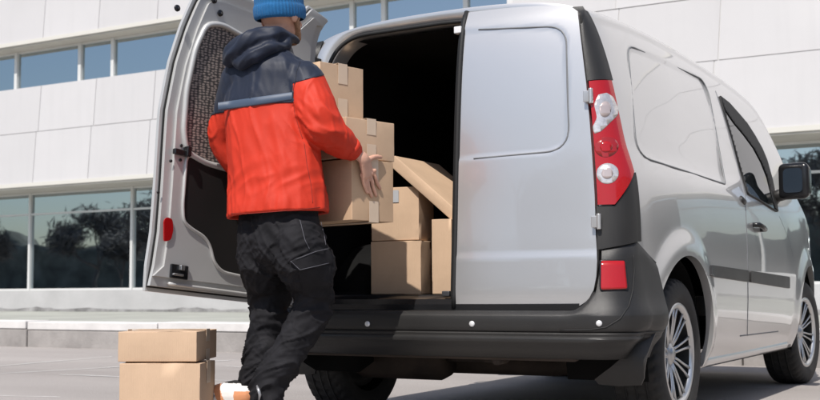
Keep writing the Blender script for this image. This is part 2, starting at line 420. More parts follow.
# ================================================================= VAN SURFACES
YT=smooth_tab([(.30,0),(.53,0),(.71,.010),(.88,.022),(1.17,.040),(1.48,.068),(1.68,.104),(1.78,.150)])
def Yr(x,z): return interp(z,YT)+.022*min(1.3,abs(x)/.73)**3
ST_=smooth_tab([(.20,.80),(.26,.835),(.34,.868),(.45,.885),(.6,.894),(.8,.899),(.95,.894),(1.04,.884),(1.10,.868),(1.16,.850),(1.25,.832),(1.4,.802),(1.55,.762),(1.66,.722),(1.75,.675)])
TP=smooth_tab([(.10,.078),(.15,.060),(.3,.032),(.6,.010),(1.0,0),(2.6,0),(3.0,.008),(3.3,.022),(3.6,.048),(3.85,.10),(4.02,.17),(4.15,.29),(4.22,.45)])
ZT=smooth_tab([(.0,1.755),(.15,1.787),(.5,1.812),(1.2,1.832),(2.0,1.822),(2.45,1.79),(2.7,1.735),(3.0,1.52),(3.3,1.26),(3.5,1.115),(3.7,1.06),(3.95,.97),(4.12,.84),(4.22,.62)])
AY,AZ,AR=.641,.345,.385; FY=3.338
def Xs(y,z,emb=True):
    x=interp(z,ST_)-interp(y,TP)
    for cy in (AY,FY):
        d=math.hypot(y-cy,z-AZ)
        x+=.020*(1-sstep(.40,.52,d))*(1 if z<.9 else 0)
    return x
# invert measured pixels onto the curved surfaces
def hit_side(u,v,s=1):
    y=1.
    for it in range(40):
        p=at(u,v,'x',.85) if it==0 else at(u,v,'x',x)
        x=.5*(Xs(p.y,p.z)+(x if it else .85))
    return (p.y,p.z)
def hit_rear(u,v):
    y=.05
    for it in range(30):
        p=at(u,v,'y',y);y=Yr(p.x,p.z)
    return (p.x,p.z)
def side_fn(s=1):
    return lambda y,z,o: Vector((s*(Xs(y,z)+o),y,z))
def rear_fn(x,z,o): return Vector((x,Yr(x,z)-o,z))

van=empty('panel_van',(0,0,0))
tag(van,'silver panel van parked nose to the building with its rear doors open and boxes inside','van')

# side window panel (pressed steel) outline
pw=[hit_side(*q) for q in ((625,44),(704,80),(726,184.5),(672,167),(637,156))]
pw=round_poly(pw,[.10,.10,.03,.15,.12],6)
# ---- body: lofted shell with pressed panel and wheel openings
NS,NT=100,26
ys=[.15]
while ys[-1]<4.205: ys.append(ys[-1]+(.0135 if ys[-1]<2.2 else .02))
ys[-1]=4.21
def section(y):
    zt=interp(y,ZT);drop=.125 if y<2.7 else lerp(.125,.09,sstep(2.7,3.5,y))
    z1=zt-drop;z0=.245+ .03*sstep(3.7,4.2,y)
    pts=[]
    for i in range(NS):
        z=lerp(z0,z1,i/(NS-1));x=Xs(y,z)
        if y<2.2 and z>1.0:
            d=sd_poly((y,z),pw);x-=.007*sstep(-.004,.010,d)
        pts.append((max(x,.02),z))
    xt=pts[-1][0];n=2.5
    for k in range(1,NT+1):
        a=math.pi/2*k/NT
        pts.append((xt*max(0,math.cos(a))**(2/n),z1+drop*math.sin(a)**(2/n)))
    return pts
secs=[section(y) for y in ys]
def cut(y,z):
    return any(math.hypot(y-c,z-AZ)<AR-.004 for c in (AY,FY))
bm=bmesh.new();M=NS+NT
full=[]
for y,s in zip(ys,secs):
    r=[bm.verts.new((x_,y,z_)) for x_,z_ in s]
    l=[bm.verts.new((-x_,y,z_)) for x_,z_ in s[:-1]]
    full.append(r+l[::-1])
for A,B in zip(full,full[1:]):
    for k in range(len(A)-1):
        vs=(A[k],A[k+1],B[k+1],B[k])
        side=(k<NS or k>len(A)-NS-1)
        if side and any(cut(v.co.y,v.co.z) for v in vs): continue
        if all(v.co.z<.42 and v.co.y<.5 for v in vs): continue
        bm.faces.new(vs)
# nose closed
nose=[v for v in full[-1]]
bm.faces.new(nose)
bmesh.ops.delete(bm,geom=[v for v in bm.verts if not v.link_faces],context='VERTS')
# snap the arch rims to true circles
for e in bm.edges:
    if len(e.link_faces)==1:
        for v in e.verts:
            for c in (AY,FY):
                d=math.hypot(v.co.y-c,v.co.z-AZ)
                if d<AR+.045 and v.co.z>.25 and .2<v.co.y<4.1 and abs(v.co.x)>.5:
                    k=AR/d;y2=c+(v.co.y-c)*k;z2=AZ+(v.co.z-AZ)*k
                    v.co=Vector((math.copysign(Xs(y2,z2),v.co.x),y2,z2))
# returned lip
lip=[e for e in bm.edges if len(e.link_faces)==1 and abs(e.verts[0].co.x)>.4 and all(any(abs(math.hypot(v.co.y-c,v.co.z-AZ)-AR)<.003 for c in (AY,FY)) for v in e.verts)]
r=bmesh.ops.extrude_edge_only(bm,edges=lip)
for v in [g for g in r['geom'] if isinstance(g,bmesh.types.BMVert)]: v.co.x-=math.copysign(.035,v.co.x)
sill=[e for e in bm.edges if len(e.link_faces)==1 and all(v.co.z<.29 for v in e.verts)]
r=bmesh.ops.extrude_edge_only(bm,edges=sill)
for v in [g for g in r['geom'] if isinstance(g,bmesh.types.BMVert)]: v.co.x-=math.copysign(.10,v.co.x);v.co.z+=.02
body=from_bm('body',bm,paint,van)
sharp(body,40)
# ---- rear jamb ring between shell and load opening
def loop_outer():
    s=section(.15);i0=next(i for i,p in enumerate(s) if p[1]>.50)
    a=s[i0:];return [(x_,.150,z_) for x_,z_ in a]+[(-x_,.150,z_) for x_,z_ in a[::-1][1:]]
def loop_inner(n,y,inset=0):
    pts=round_poly([(.655,.50),(.625,1.2),(.52,1.718),(0.0,1.74),(-.545,1.735),(-.635,1.2),(-.655,.50)],[0,.3,.16,0,.16,.3,0],10)
    # resample by length
    L=[0]
    for a,b in zip(pts,pts[1:]): L.append(L[-1]+math.dist(a,b))
    out=[]
    for k in range(n):
        t=L[-1]*k/(n-1);j=max(i for i in range(len(L)) if L[i]<=t+1e-9);j=min(j,len(pts)-2)
        f=(t-L[j])/(L[j+1]-L[j]);x_=lerp(pts[j][0],pts[j+1][0],f);z_=lerp(pts[j][1],pts[j+1][1],f)
        out.append((x_*(1-inset),y if y is not None else Yr(x_,z_)+.035,z_-(inset*.6 if z_>1.6 else 0)))
    return out
lo=loop_outer();n=len(lo)
# resample the outer loop by length as well so the bridge stays even
L=[0]
for a,b in zip(lo,lo[1:]): L.append(L[-1]+math.dist(a,b))
lo2=[]
for k in range(n):
    t=L[-1]*k/(n-1);j=min(max(i for i in range(len(L)) if L[i]<=t+1e-9),n-2);f=(t-L[j])/(L[j+1]-L[j])
    lo2.append(tuple(lerp(lo[j][c],lo[j+1][c],f) for c in range(3)))
li=loop_inner(n,None);lj=[(x_*.985,y_+.02,z_-.008 if z_>1.5 else z_) for x_,y_,z_ in li];lk=[(x_*.975,y_+.10,z_-.012 if z_>1.5 else z_) for x_,y_,z_ in li]
lm=[tuple(lerp(a,b,.4) if c!=1 else lerp(a,b,.4)-.012 for c,(a,b) in enumerate(zip(p,q))) for p,q in zip(lo2,li)]
bm=bmesh.new();rings=[[bm.verts.new(p) for p in l] for l in (lo2,lm,li,lj,lk)]
for A,B in zip(rings,rings[1:]):
    for k in range(n-1): bm.faces.new((A[k],A[k+1],B[k+1],B[k]))
from_bm('door_jamb',bm,paint,van)
bm=bmesh.new();tube_bm(bm,[(x_*.992,y_-.008,z_-.004) for x_,y_,z_ in li],.009,8)
from_bm('door_seal',bm,rubber,van)
# ---- cargo hold
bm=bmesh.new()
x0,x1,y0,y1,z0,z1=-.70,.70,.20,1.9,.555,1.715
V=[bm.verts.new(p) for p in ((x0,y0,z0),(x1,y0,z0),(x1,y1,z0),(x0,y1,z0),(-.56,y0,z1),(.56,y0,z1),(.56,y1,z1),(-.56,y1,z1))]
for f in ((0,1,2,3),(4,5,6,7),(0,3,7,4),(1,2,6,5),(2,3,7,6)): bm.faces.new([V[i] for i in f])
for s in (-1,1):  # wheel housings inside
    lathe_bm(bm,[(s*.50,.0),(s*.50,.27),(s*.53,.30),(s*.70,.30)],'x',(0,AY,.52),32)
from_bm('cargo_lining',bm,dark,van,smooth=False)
bm=bmesh.new()
prof=[(-.005,.512),(-.005,.535),(.010,.556),(.035,.563),(.05,.574),(.075,.574),(.09,.566),(.11,.574),(.20,.574)]
cols=[]
for k in range(41):
    x_=lerp(-.66,.66,k/40);cols.append([bm.verts.new((x_,y_+.02*(abs(x_)/.73)**3,z_)) for y_,z_ in prof])
for A,B in zip(cols,cols[1:]):
    for i in range(len(prof)-1): bm.faces.new((A[i],A[i+1],B[i+1],B[i]))
sharp(from_bm('load_sill',bm,plast2,van),30)
bm=bmesh.new();box_bm(bm,(.085,.02,.578),(.035,.03,.022));bevel(from_bm('sill_striker',bm,rimdark,van,smooth=False),.004)
# underbody
bm=bmesh.new()
box_bm(bm,(0,2.3,.34),(1.30,3.5,.12))
box_bm(bm,(0,.03,.335),(1.30,.05,.04));box_bm(bm,(-.35,.42,.35),(.5,.3,.08))
for s in (-1,1): box_bm(bm,(s*.745,2.0,.25),(.10,2.0,.06))
o=from_bm('underbody',bm,rust,van,smooth=False);bevel(o,.02,2,wn=False)
bm=bmesh.new();lathe_bm(bm,[(-.24,0),(-.24,.08),(-.2,.10),(.2,.10),(.24,.08),(.24,0)],'x',(-.40,.50,.285),24);tube_bm(bm,[(-.20,.50,.29),(.05,.40,.30),(.28,.15,.315),(.30,.03,.315)],.022,10)
from_bm('exhaust_silencer',bm,rust,van)
bm=bmesh.new();tube_bm(bm,[(-.68,AY,.30),(-.3,AY-.02,.26),(.3,AY-.02,.26),(.68,AY,.30)],.05,12)
from_bm('rear_axle',bm,rust,van)
# wheel housings (dark)
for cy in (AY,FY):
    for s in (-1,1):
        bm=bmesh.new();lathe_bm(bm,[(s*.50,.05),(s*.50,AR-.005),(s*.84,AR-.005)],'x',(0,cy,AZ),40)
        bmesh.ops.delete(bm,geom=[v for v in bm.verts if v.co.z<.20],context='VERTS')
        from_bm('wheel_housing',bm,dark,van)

# ---- rear corner plan
XE=smooth_tab([(.30,.735),(.53,.735),(.91,.728),(1.16,.712),(1.39,.690),(1.58,.662),(1.70,.640),(1.78,.615)])
def plan(t,z,s=1,off=0.):
    """t 0..1 door edge to body side, >1 along the body side (metres beyond y=.15), <0 towards the middle"""
    def base(t):
        xe=interp(z,XE)
        if t<0: x_=xe+t; return Vector((x_,Yr(x_,z)))
        xs=Xs(.15,z)
        if t<=1:
            p0=Vector((xe,Yr(xe,z)));p2=Vector((xs,.15));y_c=lerp(p0.y,.15,.18);p1=Vector((max(xs-.012,lerp(xe,xs,.6)),y_c))
            return (1-t)**2*p0+2*t*(1-t)*p1+t*t*p2
        return Vector((Xs(.15+(t-1),z),.15+(t-1)))
    p=base(t);a=base(t-.01);b=base(t+.01);d=(b-a).normalized();nrm=Vector((d.y,-d.x))
    p=p+nrm*off;return Vector((s*p.x,p.y,z))
def tcorner(u,v,z_guess=None):
    """pixel -> (t,z) on the right corner"""
    def ev(t,z=1.0):
        for _ in range(6):
            P=plan(t,z);d=P-CAM;zz=d.dot(cF);vv=200-FPX*d.dot(cU)/zz;z+=(vv-v)*zz/FPX
        P=plan(t,z);d=P-CAM;return 410+FPX*d.dot(cR)/d.dot(cF),z
    best=None
    for i in range(0,31):
        uu,z=ev(i/30)
        if best is None or abs(uu-u)<best[0]: best=(abs(uu-u),i/30,z)
    c0=best[1]
    for i in range(-12,13):
        t=min(1,max(0,c0+i/360));uu,z=ev(t,best[2])
        if abs(uu-u)<best[0]: best=(abs(uu-u),t,z)
    return best[1],best[2]
def corner_patch(name,poly,m,s,parent,off=.001,thick=.014,step=.03):
    bm=patch_bm(poly,lambda t,z,o:plan(t,z,s,o),step,thick,off)
    o=from_bm(name,bm,m,parent);bevel(sharp(o),.003,2);return o
bulbm=mat('bulb_chamber',(.50,.42,.40),.2,metal=.3,coat=1)
zl0=tcorner(601,205)[1];zl1=tcorner(628,171)[1];zu0=tcorner(587,82)[1];zu1=tcorner(612,81)[1]
for s in (1,-1):
    t0=.0 if s>0 else -.045
    corner_patch('pillar_cap',[(t0,zu0+.004),(1.02,zu1+.004),(1.02,1.705),(.90,1.722),(.70,1.725),(.40,1.705),(t0,1.64)],plast,s,van,off=-.03,thick=.046 if s>0 else .060)
    tl=corner_patch('tail_light',[(.02,zl0),(.35,zl0+.0),(1.0,zl1),(1.0,zu1),(.02,zu0)],redlens,s,van,off=-.03,thick=.052)
    # clear and red chambers seen through the lens
    def blob(pix,m,o=.0215,name='lamp_chamber',rnd_=0,th=.0014):
        pts=[tcorner(u,v) for u,v in pix]
        if rnd_: pts=round_poly(pts,rnd_,3)
        return from_bm(name,patch_bm(pts,lambda t,z,oo:plan(t,z,s,oo),.025,th,o),m,tl)
    def circ(cu,cv,ru,rv): return [(cu+ru*math.cos(a),cv+rv*math.sin(a)) for a in [2*math.pi*k/24 for k in range(24)]]
    blob(((593.5,105),(596.5,95.5),(603,93.5),(608.5,97.5),(613.5,109),(613,115),(607,123),(600,132),(594.5,134.5),(592.8,128),(596.5,118)),clearlens,rnd_=.03)
    blob(circ(602.5,110,4.6,8),bulbm,.0222,th=.0014)
    blob(circ(604.8,147.5,9.8,10.3),redlens2);blob(circ(604.8,147.5,5,5.5),redlens,.0222,th=.0014)
    blob(circ(606.8,174,9.6,10.3),clearlens);blob(circ(606.8,174,5,5.5),bulbm,.0222,th=.0014)
    # black upstand under the lamp
    corner_patch('corner_trim',[(.0,.742),(1.02,.775),(1.02,zl1-.004),(.36,zl0-.004),(.0,zl0-.004)],plast,s,van,off=-.03,thick=.046)

# ---- bumper sweep
OFF=smooth_tab([(.325,.000),(.345,.035),(.362,.058),(.385,.074),(.393,.083),(.405,.089),(.415,.077),(.4255,.078),(.430,.072),(.4345,.079),(.47,.082),(.50,.080),(.525,.066),(.56,.052),(.62,.038),(.70,.024),(.78,.016)])
ts=[-.735+.735*k/30 for k in range(30)]+[k/14 for k in range(15)]+[1+.02*k for k in range(1,8)]
def ztop(t):
    if t<-.10: return .512
    if t<.06: return lerp(.512,.742,((t+.10)/.16)**2)
    if t<=1: return lerp(.742,.775,(t-.06)/.94)
    return lerp(.775,.69,min(1,(t-1)/.15))
bm=bmesh.new();cols=[]
NZ=26
def colpts(t,s):
    zt=ztop(t);out=[];o=interp(zt,OFF) if t>0 else .078
    out.append(plan(t,zt-.0,s,-.04));out.append(plan(t,zt,s,(-.0 if t<0 else o-.012)));
    zz=[lerp(zt-.003,.495,(k/10)) for k in range(11)]+[.49,.47,.45,.436,.433,.430,.427,.424,.415,.410,.405,.400,.393,.385,.375,.36,.35,.34,.332,.325]
    for i,z in enumerate(zz):
        oo=interp(z,OFF)
        if t<.06: oo=min(oo+0,.085); 
        r=.012*(1-min(1,(zt-z)/.02))
        # tuck in towards the wheel on the sides
        if t>.45: oo*=lerp(1,.05,sstep(.45,1.0,t)*(1-sstep(.335,.47,z)))
        if t>1: oo*=lerp(1,.55,(t-1)/.16)
        out.append(plan(t,z,s,oo-r if t<0.9 else oo-r*.5))
    if t<=1.0: out.append(plan(t,.325,s,-.05))
    else: out.append(plan(t,.325,s,-.03))
    return out
allc=[colpts(t,1) for t in ts[::-1]]+[colpts(t,-1) for t in ts[1:]]
V=[[bm.verts.new(p) for p in c] for c in allc]
def rearwheelcut(v): return math.hypot(v.co.y-AY,v.co.z-AZ)<AR-.012 and abs(v.co.x)>.75
for A,B in zip(V,V[1:]):
    for k in range(len(A)-1):
        q=(A[k],A[k+1],B[k+1],B[k])
        if all(rearwheelcut(v) for v in q): continue
        bm.faces.new(q)
bmesh.ops.delete(bm,geom=[v for v in bm.verts if not v.link_faces],context='VERTS')
for v in bm.verts:
    if rearwheelcut(v):
        d=math.hypot(v.co.y-AY,v.co.z-AZ);k=(AR-.012)/d;v.co.y=AY+(v.co.y-AY)*k;v.co.z=AZ+(v.co.z-AZ)*k
bump=from_bm('rear_bumper',bm,plast,van);sharp(bump,30)
# crease line, fog lamp, sensors
def bump_pt(x_,z,extra=0):
    t=abs(x_)-interp(z,XE);return plan(t,z,1 if x_>0 else -1,min(.085,interp(z,OFF))+extra)
def find_bx(u,v):
    x_,z=.0,.46
    for _ in range(30):
        P=bump_pt(x_,z) if abs(x_)<interp(z,XE) else plan(min(1,(abs(x_)-interp(z,XE))/.12),z,1,interp(z,OFF))
        d=P-CAM;w=d.dot(cF);uu=410+FPX*d.dot(cR)/w;vv=200-FPX*d.dot(cU)/w
        x_+=(u-uu)*w/FPX*1.0;z+=(vv-v)*w/FPX
    return x_,z
sens=mat('sensor_silver',(.72,.72,.72),.35,metal=.3)
for u,v in ((367.5,324),(472,324),(598.5,323.5)):
    x_,z=find_bx(u,v)
    P=bump_pt(x_,z);bm=bmesh.new();lathe_bm(bm,[(.006,0.0001),(.0055,.008),(.003,.0115),(-.012,.012)],'z',(0,0,0),20)
    nrm=(P-bump_pt(x_,z,-.02)).normalized();q=nrm.to_track_quat('Z','Y').to_matrix().to_4x4()
    bmesh.ops.transform(bm,matrix=Matrix.Translation(P)@q,verts=bm.verts)
    from_bm('parking_sensor',bm,sens,bump)
for s in (1,-1):
    a=[tcorner(u,v) for u,v in ((601,261),(621,261),(620.5,289),(601,290))]
    def offs(z): return interp(z,OFF)
    c=round_poly([(t,z) for t,z in a],.02,4)
    f=lambda t,z,o:plan(t,z,s,offs(z)+o+.001)
    fl=from_bm('rear_fog_light',patch_bm(c,f,.04,.006,.0),redlens,bump)
    tb=bmesh.new();tube_bm(tb,[f(t,z,.003) for t,z in c],.004,6,closed=True);from_bm('fog_light_surround',tb,plast2,fl)

from mathutils.bvhtree import BVHTree
bvp=BVHTree.FromPolygons([v.co for v in bump.data.vertices],[list(p.vertices) for p in bump.data.polygons])
pl_=[(560,330.5),(590,330),(606,327.5),(620,319),(629,306),(633,290),(634.5,270),(633,252)];q=[]
for a,b in zip(pl_,pl_[1:]):
    for k in range(6):
        h=bvp.ray_cast(CAM,ray(lerp(a[0],b[0],k/6),lerp(a[1],b[1],k/6)).normalized())[0]
        if h is not None: q.append(h)
for s in (1,-1):
    bm=bmesh.new();tube_bm(bm,[(s*p.x,p.y,p.z) for p in q],.0028,6);from_bm('part_line',bm,rubber,bump)

# ---- right rear door (closed)
top_d=lambda x_:1.762-.035*(abs(x_)/.62)**3
def door_poly(xa,s):
    p=[(xa,.518)]
    p+=[(.60,.518),(.655,.526),(.694,.550),(.717,.590),(.727,.64),(.730,.70)]
    for z in (.8,.95,1.1,1.25,1.4,1.55,1.65,1.70): p.append((interp(z,XE)-.008,z))
    p+=[(.600,1.726),(.55,top_d(.55)-.003)]
    for k in range(1,5): p.append((lerp(.55,xa,k/5),top_d(lerp(.55,xa,k/5))))
    p.append((xa,top_d(xa)));return p
wp=[hit_rear(u,v) for u,v in ((455,30),(567,26),(570,150),(440,162))]
wp=round_poly([(.05,wp[0][1]),wp[1],wp[2],(.05,wp[3][1])],[0,.085,.10,0],8)
reflect_z=hit_rear(520,255)[1]
def rdoor(x_,z,o):
    d=sd_poly((x_,z),wp) if (.1<x_ and z>.98) else -1
    e=.004*sstep(-.003,.006,d)
    # shallow step shaped in to stand for the reflected horizon low on the door
    e+=-.003*(1-sstep(reflect_z-.012,reflect_z+.012,z))*sstep(.52,.60,z)
    return Vector((x_,Yr(x_,z)-o+e*(1 if o>0 else 0),z))
bm=patch_bm(door_poly(.132,1),rdoor,.0125,.034,-.030)
rd=from_bm('rear_door',bm,paint,van);sharp(rd,50)
rd['label']='closed right-hand rear door'
bm=bmesh.new();wl=[]
for a,b in zip(wp,wp[1:]):
    for k in range(6): wl.append((lerp(a[0],b[0],k/6),lerp(a[1],b[1],k/6)))
tube_bm(bm,[rdoor(x_,z,.0035) for x_,z in wl if x_>.138],.0036,6)
from_bm('panel_groove',bm,mat('groove_grey',(.16,.165,.17),.5),rd)
bm=bmesh.new();tube_bm(bm,[(.128,Yr(.13,z)-.0,z) for z in [.52+(1.765-.52)*k/24 for k in range(25)]],.012,8)
tube_bm(bm,[(.112,Yr(.13,z)+.018,z) for z in [.53+(1.755-.53)*k/24 for k in range(25)]],.010,8)
from_bm('door_edge_seal',bm,rubber,rd)
bm=bmesh.new();q=hit_rear(453,31);box_bm(bm,(.108,Yr(.11,1.68)+.0,q[1]),(.034,.03,.03));bevel(from_bm('latch_catch',bm,mat('white_plastic',(.7,.7,.7),.4),rd,smooth=False),.004)
# hinges
for u,v in ((591,97),(599,222)):
    t,z=tcorner(u,v);P=plan(.02,z,1,.02);bm=bmesh.new()
    box_bm(bm,P+Vector((-.010,-.004,0)),(.030,.016,.045));lathe_bm(bm,[(-.030,0),(-.030,.009),(.030,.009),(.030,0)],'z',P+Vector((.006,-.010,0)),14)
    bevel(from_bm('hinge',bm,paint,rd),.003)

# ---- left rear door, swung open
PH=R(100);HX=-.66;HP=Vector((HX,0.0,.517));AX=Vector((.04,.06,1)).normalized()
RM=Matrix.Rotation(-PH,3,AX)
od=empty('rear_door',HP);od.parent=van;od['label']='open left-hand rear door showing its inner side'
TOD=Matrix.Translation(HP)@RM.to_4x4()@Matrix.Translation(-HP)
INV=TOD.inverted()
def hit_od(u,v,inn=0.):
    C=INV@CAM;d=(RM.inverted()@ray(u,v));y=0
    for _ in range(30):
        t=(y-C.y)/d.y;p=C+d*t;y=Yr(p.x,p.z)+inn
    return (p.x,p.z)
def odfn(x_,z,o): return TOD@Vector((x_,Yr(x_,z)+o,z))
free=[hit_od(u,v) for u,v in ((142.5,291),(144,265),(149,232),(153,180),(157.5,110),(167,62),(179,25),(190,0))]
zt_=free[-1][1]
pod=[(HX+.02,.517),(-.50,.517)]+free+[(free[-1][0]-.015,lerp(zt_,1.74,.5)),(free[-1][0]-.05,1.735),(free[-1][0]-.12,1.752),(-.2,1.752),(-.42,1.745),hit_od(306,6),hit_od(325,20),hit_od(318,32),hit_od(313,50),(-.645,1.3),(-.66,1.1)]
def odpart(name,poly,o,th,m,parent,step=.03,bev=.003):
    bm=patch_bm(poly,odfn,step,th,o);q=from_bm(name,bm,m,parent);
    sharp(q,40)
    if bev: bevel(q,bev,2)
    return q
def inset(poly,d):
    c=Vector((sum(p[0] for p in poly)/len(poly),sum(p[1] for p in poly)/len(poly)));out=[]
    n=len(poly)
    for i in range(n):
        a=Vector(poly[i-1]);b=Vector(poly[i]);e=Vector(poly[(i+1)%n])
        t=(e-a).normalized();nr=Vector((-t.y,t.x))
        if nr.dot(c-b)<0: nr=-nr
        out.append(tuple(b+nr*d))
    return out
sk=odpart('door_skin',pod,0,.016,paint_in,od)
sl=odpart('weather_strip',inset(pod,.014),.016,.006,rubber,od,bev=0)
# inner pressing with the trim openings modelled as raised frame around them
ip=inset(pod,.020)
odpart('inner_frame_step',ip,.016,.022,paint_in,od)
ip2=inset(pod,.058)
# ring shaped raised inner panel: outer loop ip2, inner loop = trim opening
def H(u,v): return hit_od(u,v,.055)
mesh_o=[H(187,152),H(184,130),H(187,90),H(196,48),(H(207,24)),(H(222,24)),H(245,37),(-.56,1.55),(-.575,1.1),(-.575,H(200,166)[1]),H(206,163)]
trim_o=[H(187,154),H(204,161),(-.575,H(216,168)[1]),(-.575,.62),H(262,281),H(222,272),H(214,262),H(211,247),H(205,237),H(192,229),H(184,222),H(183,205)]
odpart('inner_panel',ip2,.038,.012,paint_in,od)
trim=odpart('trim_panel',round_poly(trim_o,.03,3),.050,.004,mat('dark_trim',(.007,.006,.006),.7,var=.3,vscale=3),od,bev=.002)
tb=bmesh.new();tube_bm(tb,[odfn(x_,z,.053) for x_,z in round_poly(trim_o,.03,3)],.007,6,closed=True);from_bm('trim_rim',tb,paint_in,trim)
# window with perforated grille
meshm=mat('window_mesh',(.10,.085,.08),.6)
nt=meshm.node_tree;b=nt.nodes['Principled BSDF'];tc=nt.nodes.new('ShaderNodeTexCoord');mp=nt.nodes.new('ShaderNodeMapping');mp.inputs['Scale'].default_value=(.5,.42,1)
sp=nt.nodes.new('ShaderNodeSeparateXYZ');nt.links.new(tc.outputs['Object'],sp.inputs[0])
cb=nt.nodes.new('ShaderNodeCombineXYZ')
for ax_,fr_,k_ in (('Y',52,0),('Z',100,1)):
    a1=nt.nodes.new('ShaderNodeMath');a1.operation='MULTIPLY';a1.inputs[1].default_value=fr_;nt.links.new(sp.outputs[ax_],a1.inputs[0]);nt.links.new(a1.outputs[0],cb.inputs[k_])
vo=nt.nodes.new('ShaderNodeTexVoronoi');vo.voronoi_dimensions='2D';vo.inputs['Scale'].default_value=1;vo.inputs['Randomness'].default_value=.42
nt.links.new(cb.outputs[0],vo.inputs['Vector'])
rp=nt.nodes.new('ShaderNodeValToRGB');rp.color_ramp.elements[0].color=(.34,.28,.25,1);rp.color_ramp.elements[0].position=.22;rp.color_ramp.elements[1].color=(.055,.05,.05,1);rp.color_ramp.elements[1].position=.48
nt.links.new(vo.outputs['Distance'],rp.inputs[0]);nt.links.new(rp.outputs[0],b.inputs['Base Color'])
win=odpart('window_grille',round_poly(mesh_o,.03,3),.050,.003,meshm,od,bev=0)
tb=bmesh.new();tube_bm(tb,[odfn(x_,z,.053) for x_,z in round_poly(mesh_o,.03,3)],.012,8,closed=True);from_bm('window_surround',tb,paint_in,win)
# latch parts
def odbox(bm,u,v,w,h,t,o=.05):
    x_,z=hit_od(u,v,o);c=odfn(x_,z,o+t/2);box_bm(bm,c,(w,t,h),RM)
bm=bmesh.new();odbox(bm,180,153,.075,.022,.02);odbox(bm,185,152,.02,.04,.03);q=from_bm('latch',bm,plast2,od,smooth=False);bevel(q,.003)
bm=bmesh.new()
for u,v in ((170.5,161),(180,160),(181,145.5),(177,8),(220,13),(160,192),(214,0)):
    x_,z=hit_od(u,v,.05);
    r_=.009 if v<50 else .006
    if u in(220,177,214): r_=.013
    b2=bmesh.new();lathe_bm(b2,[(.004,0.0001),(.004,r_),(-.002,r_*1.05)],'z',(0,0,0),14)
    n_=(odfn(x_,z,1)-odfn(x_,z,0)).normalized();bmesh.ops.transform(b2,matrix=Matrix.Translation(odfn(x_,z,.051 if u!=160 else .039))@n_.to_track_quat('Z','Y').to_matrix().to_4x4(),verts=b2.verts)
    me=bpy.data.meshes.new('t');b2.to_mesh(me);b2.free();bm.from_mesh(me);bpy.data.meshes.remove(me)
from_bm('plug',bm,plast2,od)
rf=[H(164,220),H(167,217),H(172.5,219),H(173.5,230),H(171,240),H(164,242)]
odpart('red_reflector',round_poly(rf,.012,4),.050,.006,redlens,od,step=.02)
bm=bmesh.new();odbox(bm,178,272,.085,.055,.012,.05);q=from_bm('lock',bm,plast2,od,smooth=False);bevel(q,.004)
bm=bmesh.new();odbox(bm,180,268,.02,.02,.02,.055);odbox(bm,176,275,.05,.008,.018,.055);bevel(from_bm('lock_lever',bm,steel,q,smooth=False),.002)
bm=bmesh.new();tube_bm(bm,[odfn(x_,.545,.052) for x_ in [lerp(HX+.08,free[0][0]-.08,k/20) for k in range(21)]],.007,6)
from_bm('pressed_rib',bm,paint_in,od)
for c in list(od.children): c.matrix_local=Matrix.Translation(-HP)@c.matrix_local

# ---- side details (both sides, measured on the right)
from mathutils.bvhtree import BVHTree
bvb=BVHTree.FromPolygons([v.co for v in body.data.vertices],[list(p.vertices) for p in body.data.polygons])
def onbody(u,v,o,s=1):
    d=ray(u,v).normalized();h,n_,_,_=bvb.ray_cast(CAM,d)
    if h is None: h=at(u,v,'x',.8);n_=Vector((1,0,0))
    if n_.x<0:n_=-n_
    n_=Vector((.90,-.12,.42)).normalized();p=h+n_*o;return Vector((s*p.x,p.y,p.z))
def dens(P_,n=4):
    o_=[]
    for a,b in zip(P_,P_[1:]+P_[:1]):
        for k in range(n): o_.append((lerp(a[0],b[0],k/n),lerp(a[1],b[1],k/n)))
    return o_
FWp=[(719,96.5),(728,103.5),(737,113.5),(746,124),(754,136.5),(761,149),(766,161),(771.5,181),(774.5,196),(777,212),(770,208),(759,200.5),(747,194),(738,163),(728,127)]
FWr=round_poly(FWp,[1.5]*15,2)
bandp=[(719,96.5),(728,103.5),(737,113.5),(746,124),(754,136.5),(761,149),(766,161),(771.5,181),(774.5,196),(777,212),(774,209),(770.5,196),(766,178),(760,163),(752.5,149),(743,136),(733,124),(724,111)]
seamp=[(715.5,91),(722,111),(731,139),(745,196),(747.5,250),(748,300),(747,343)]
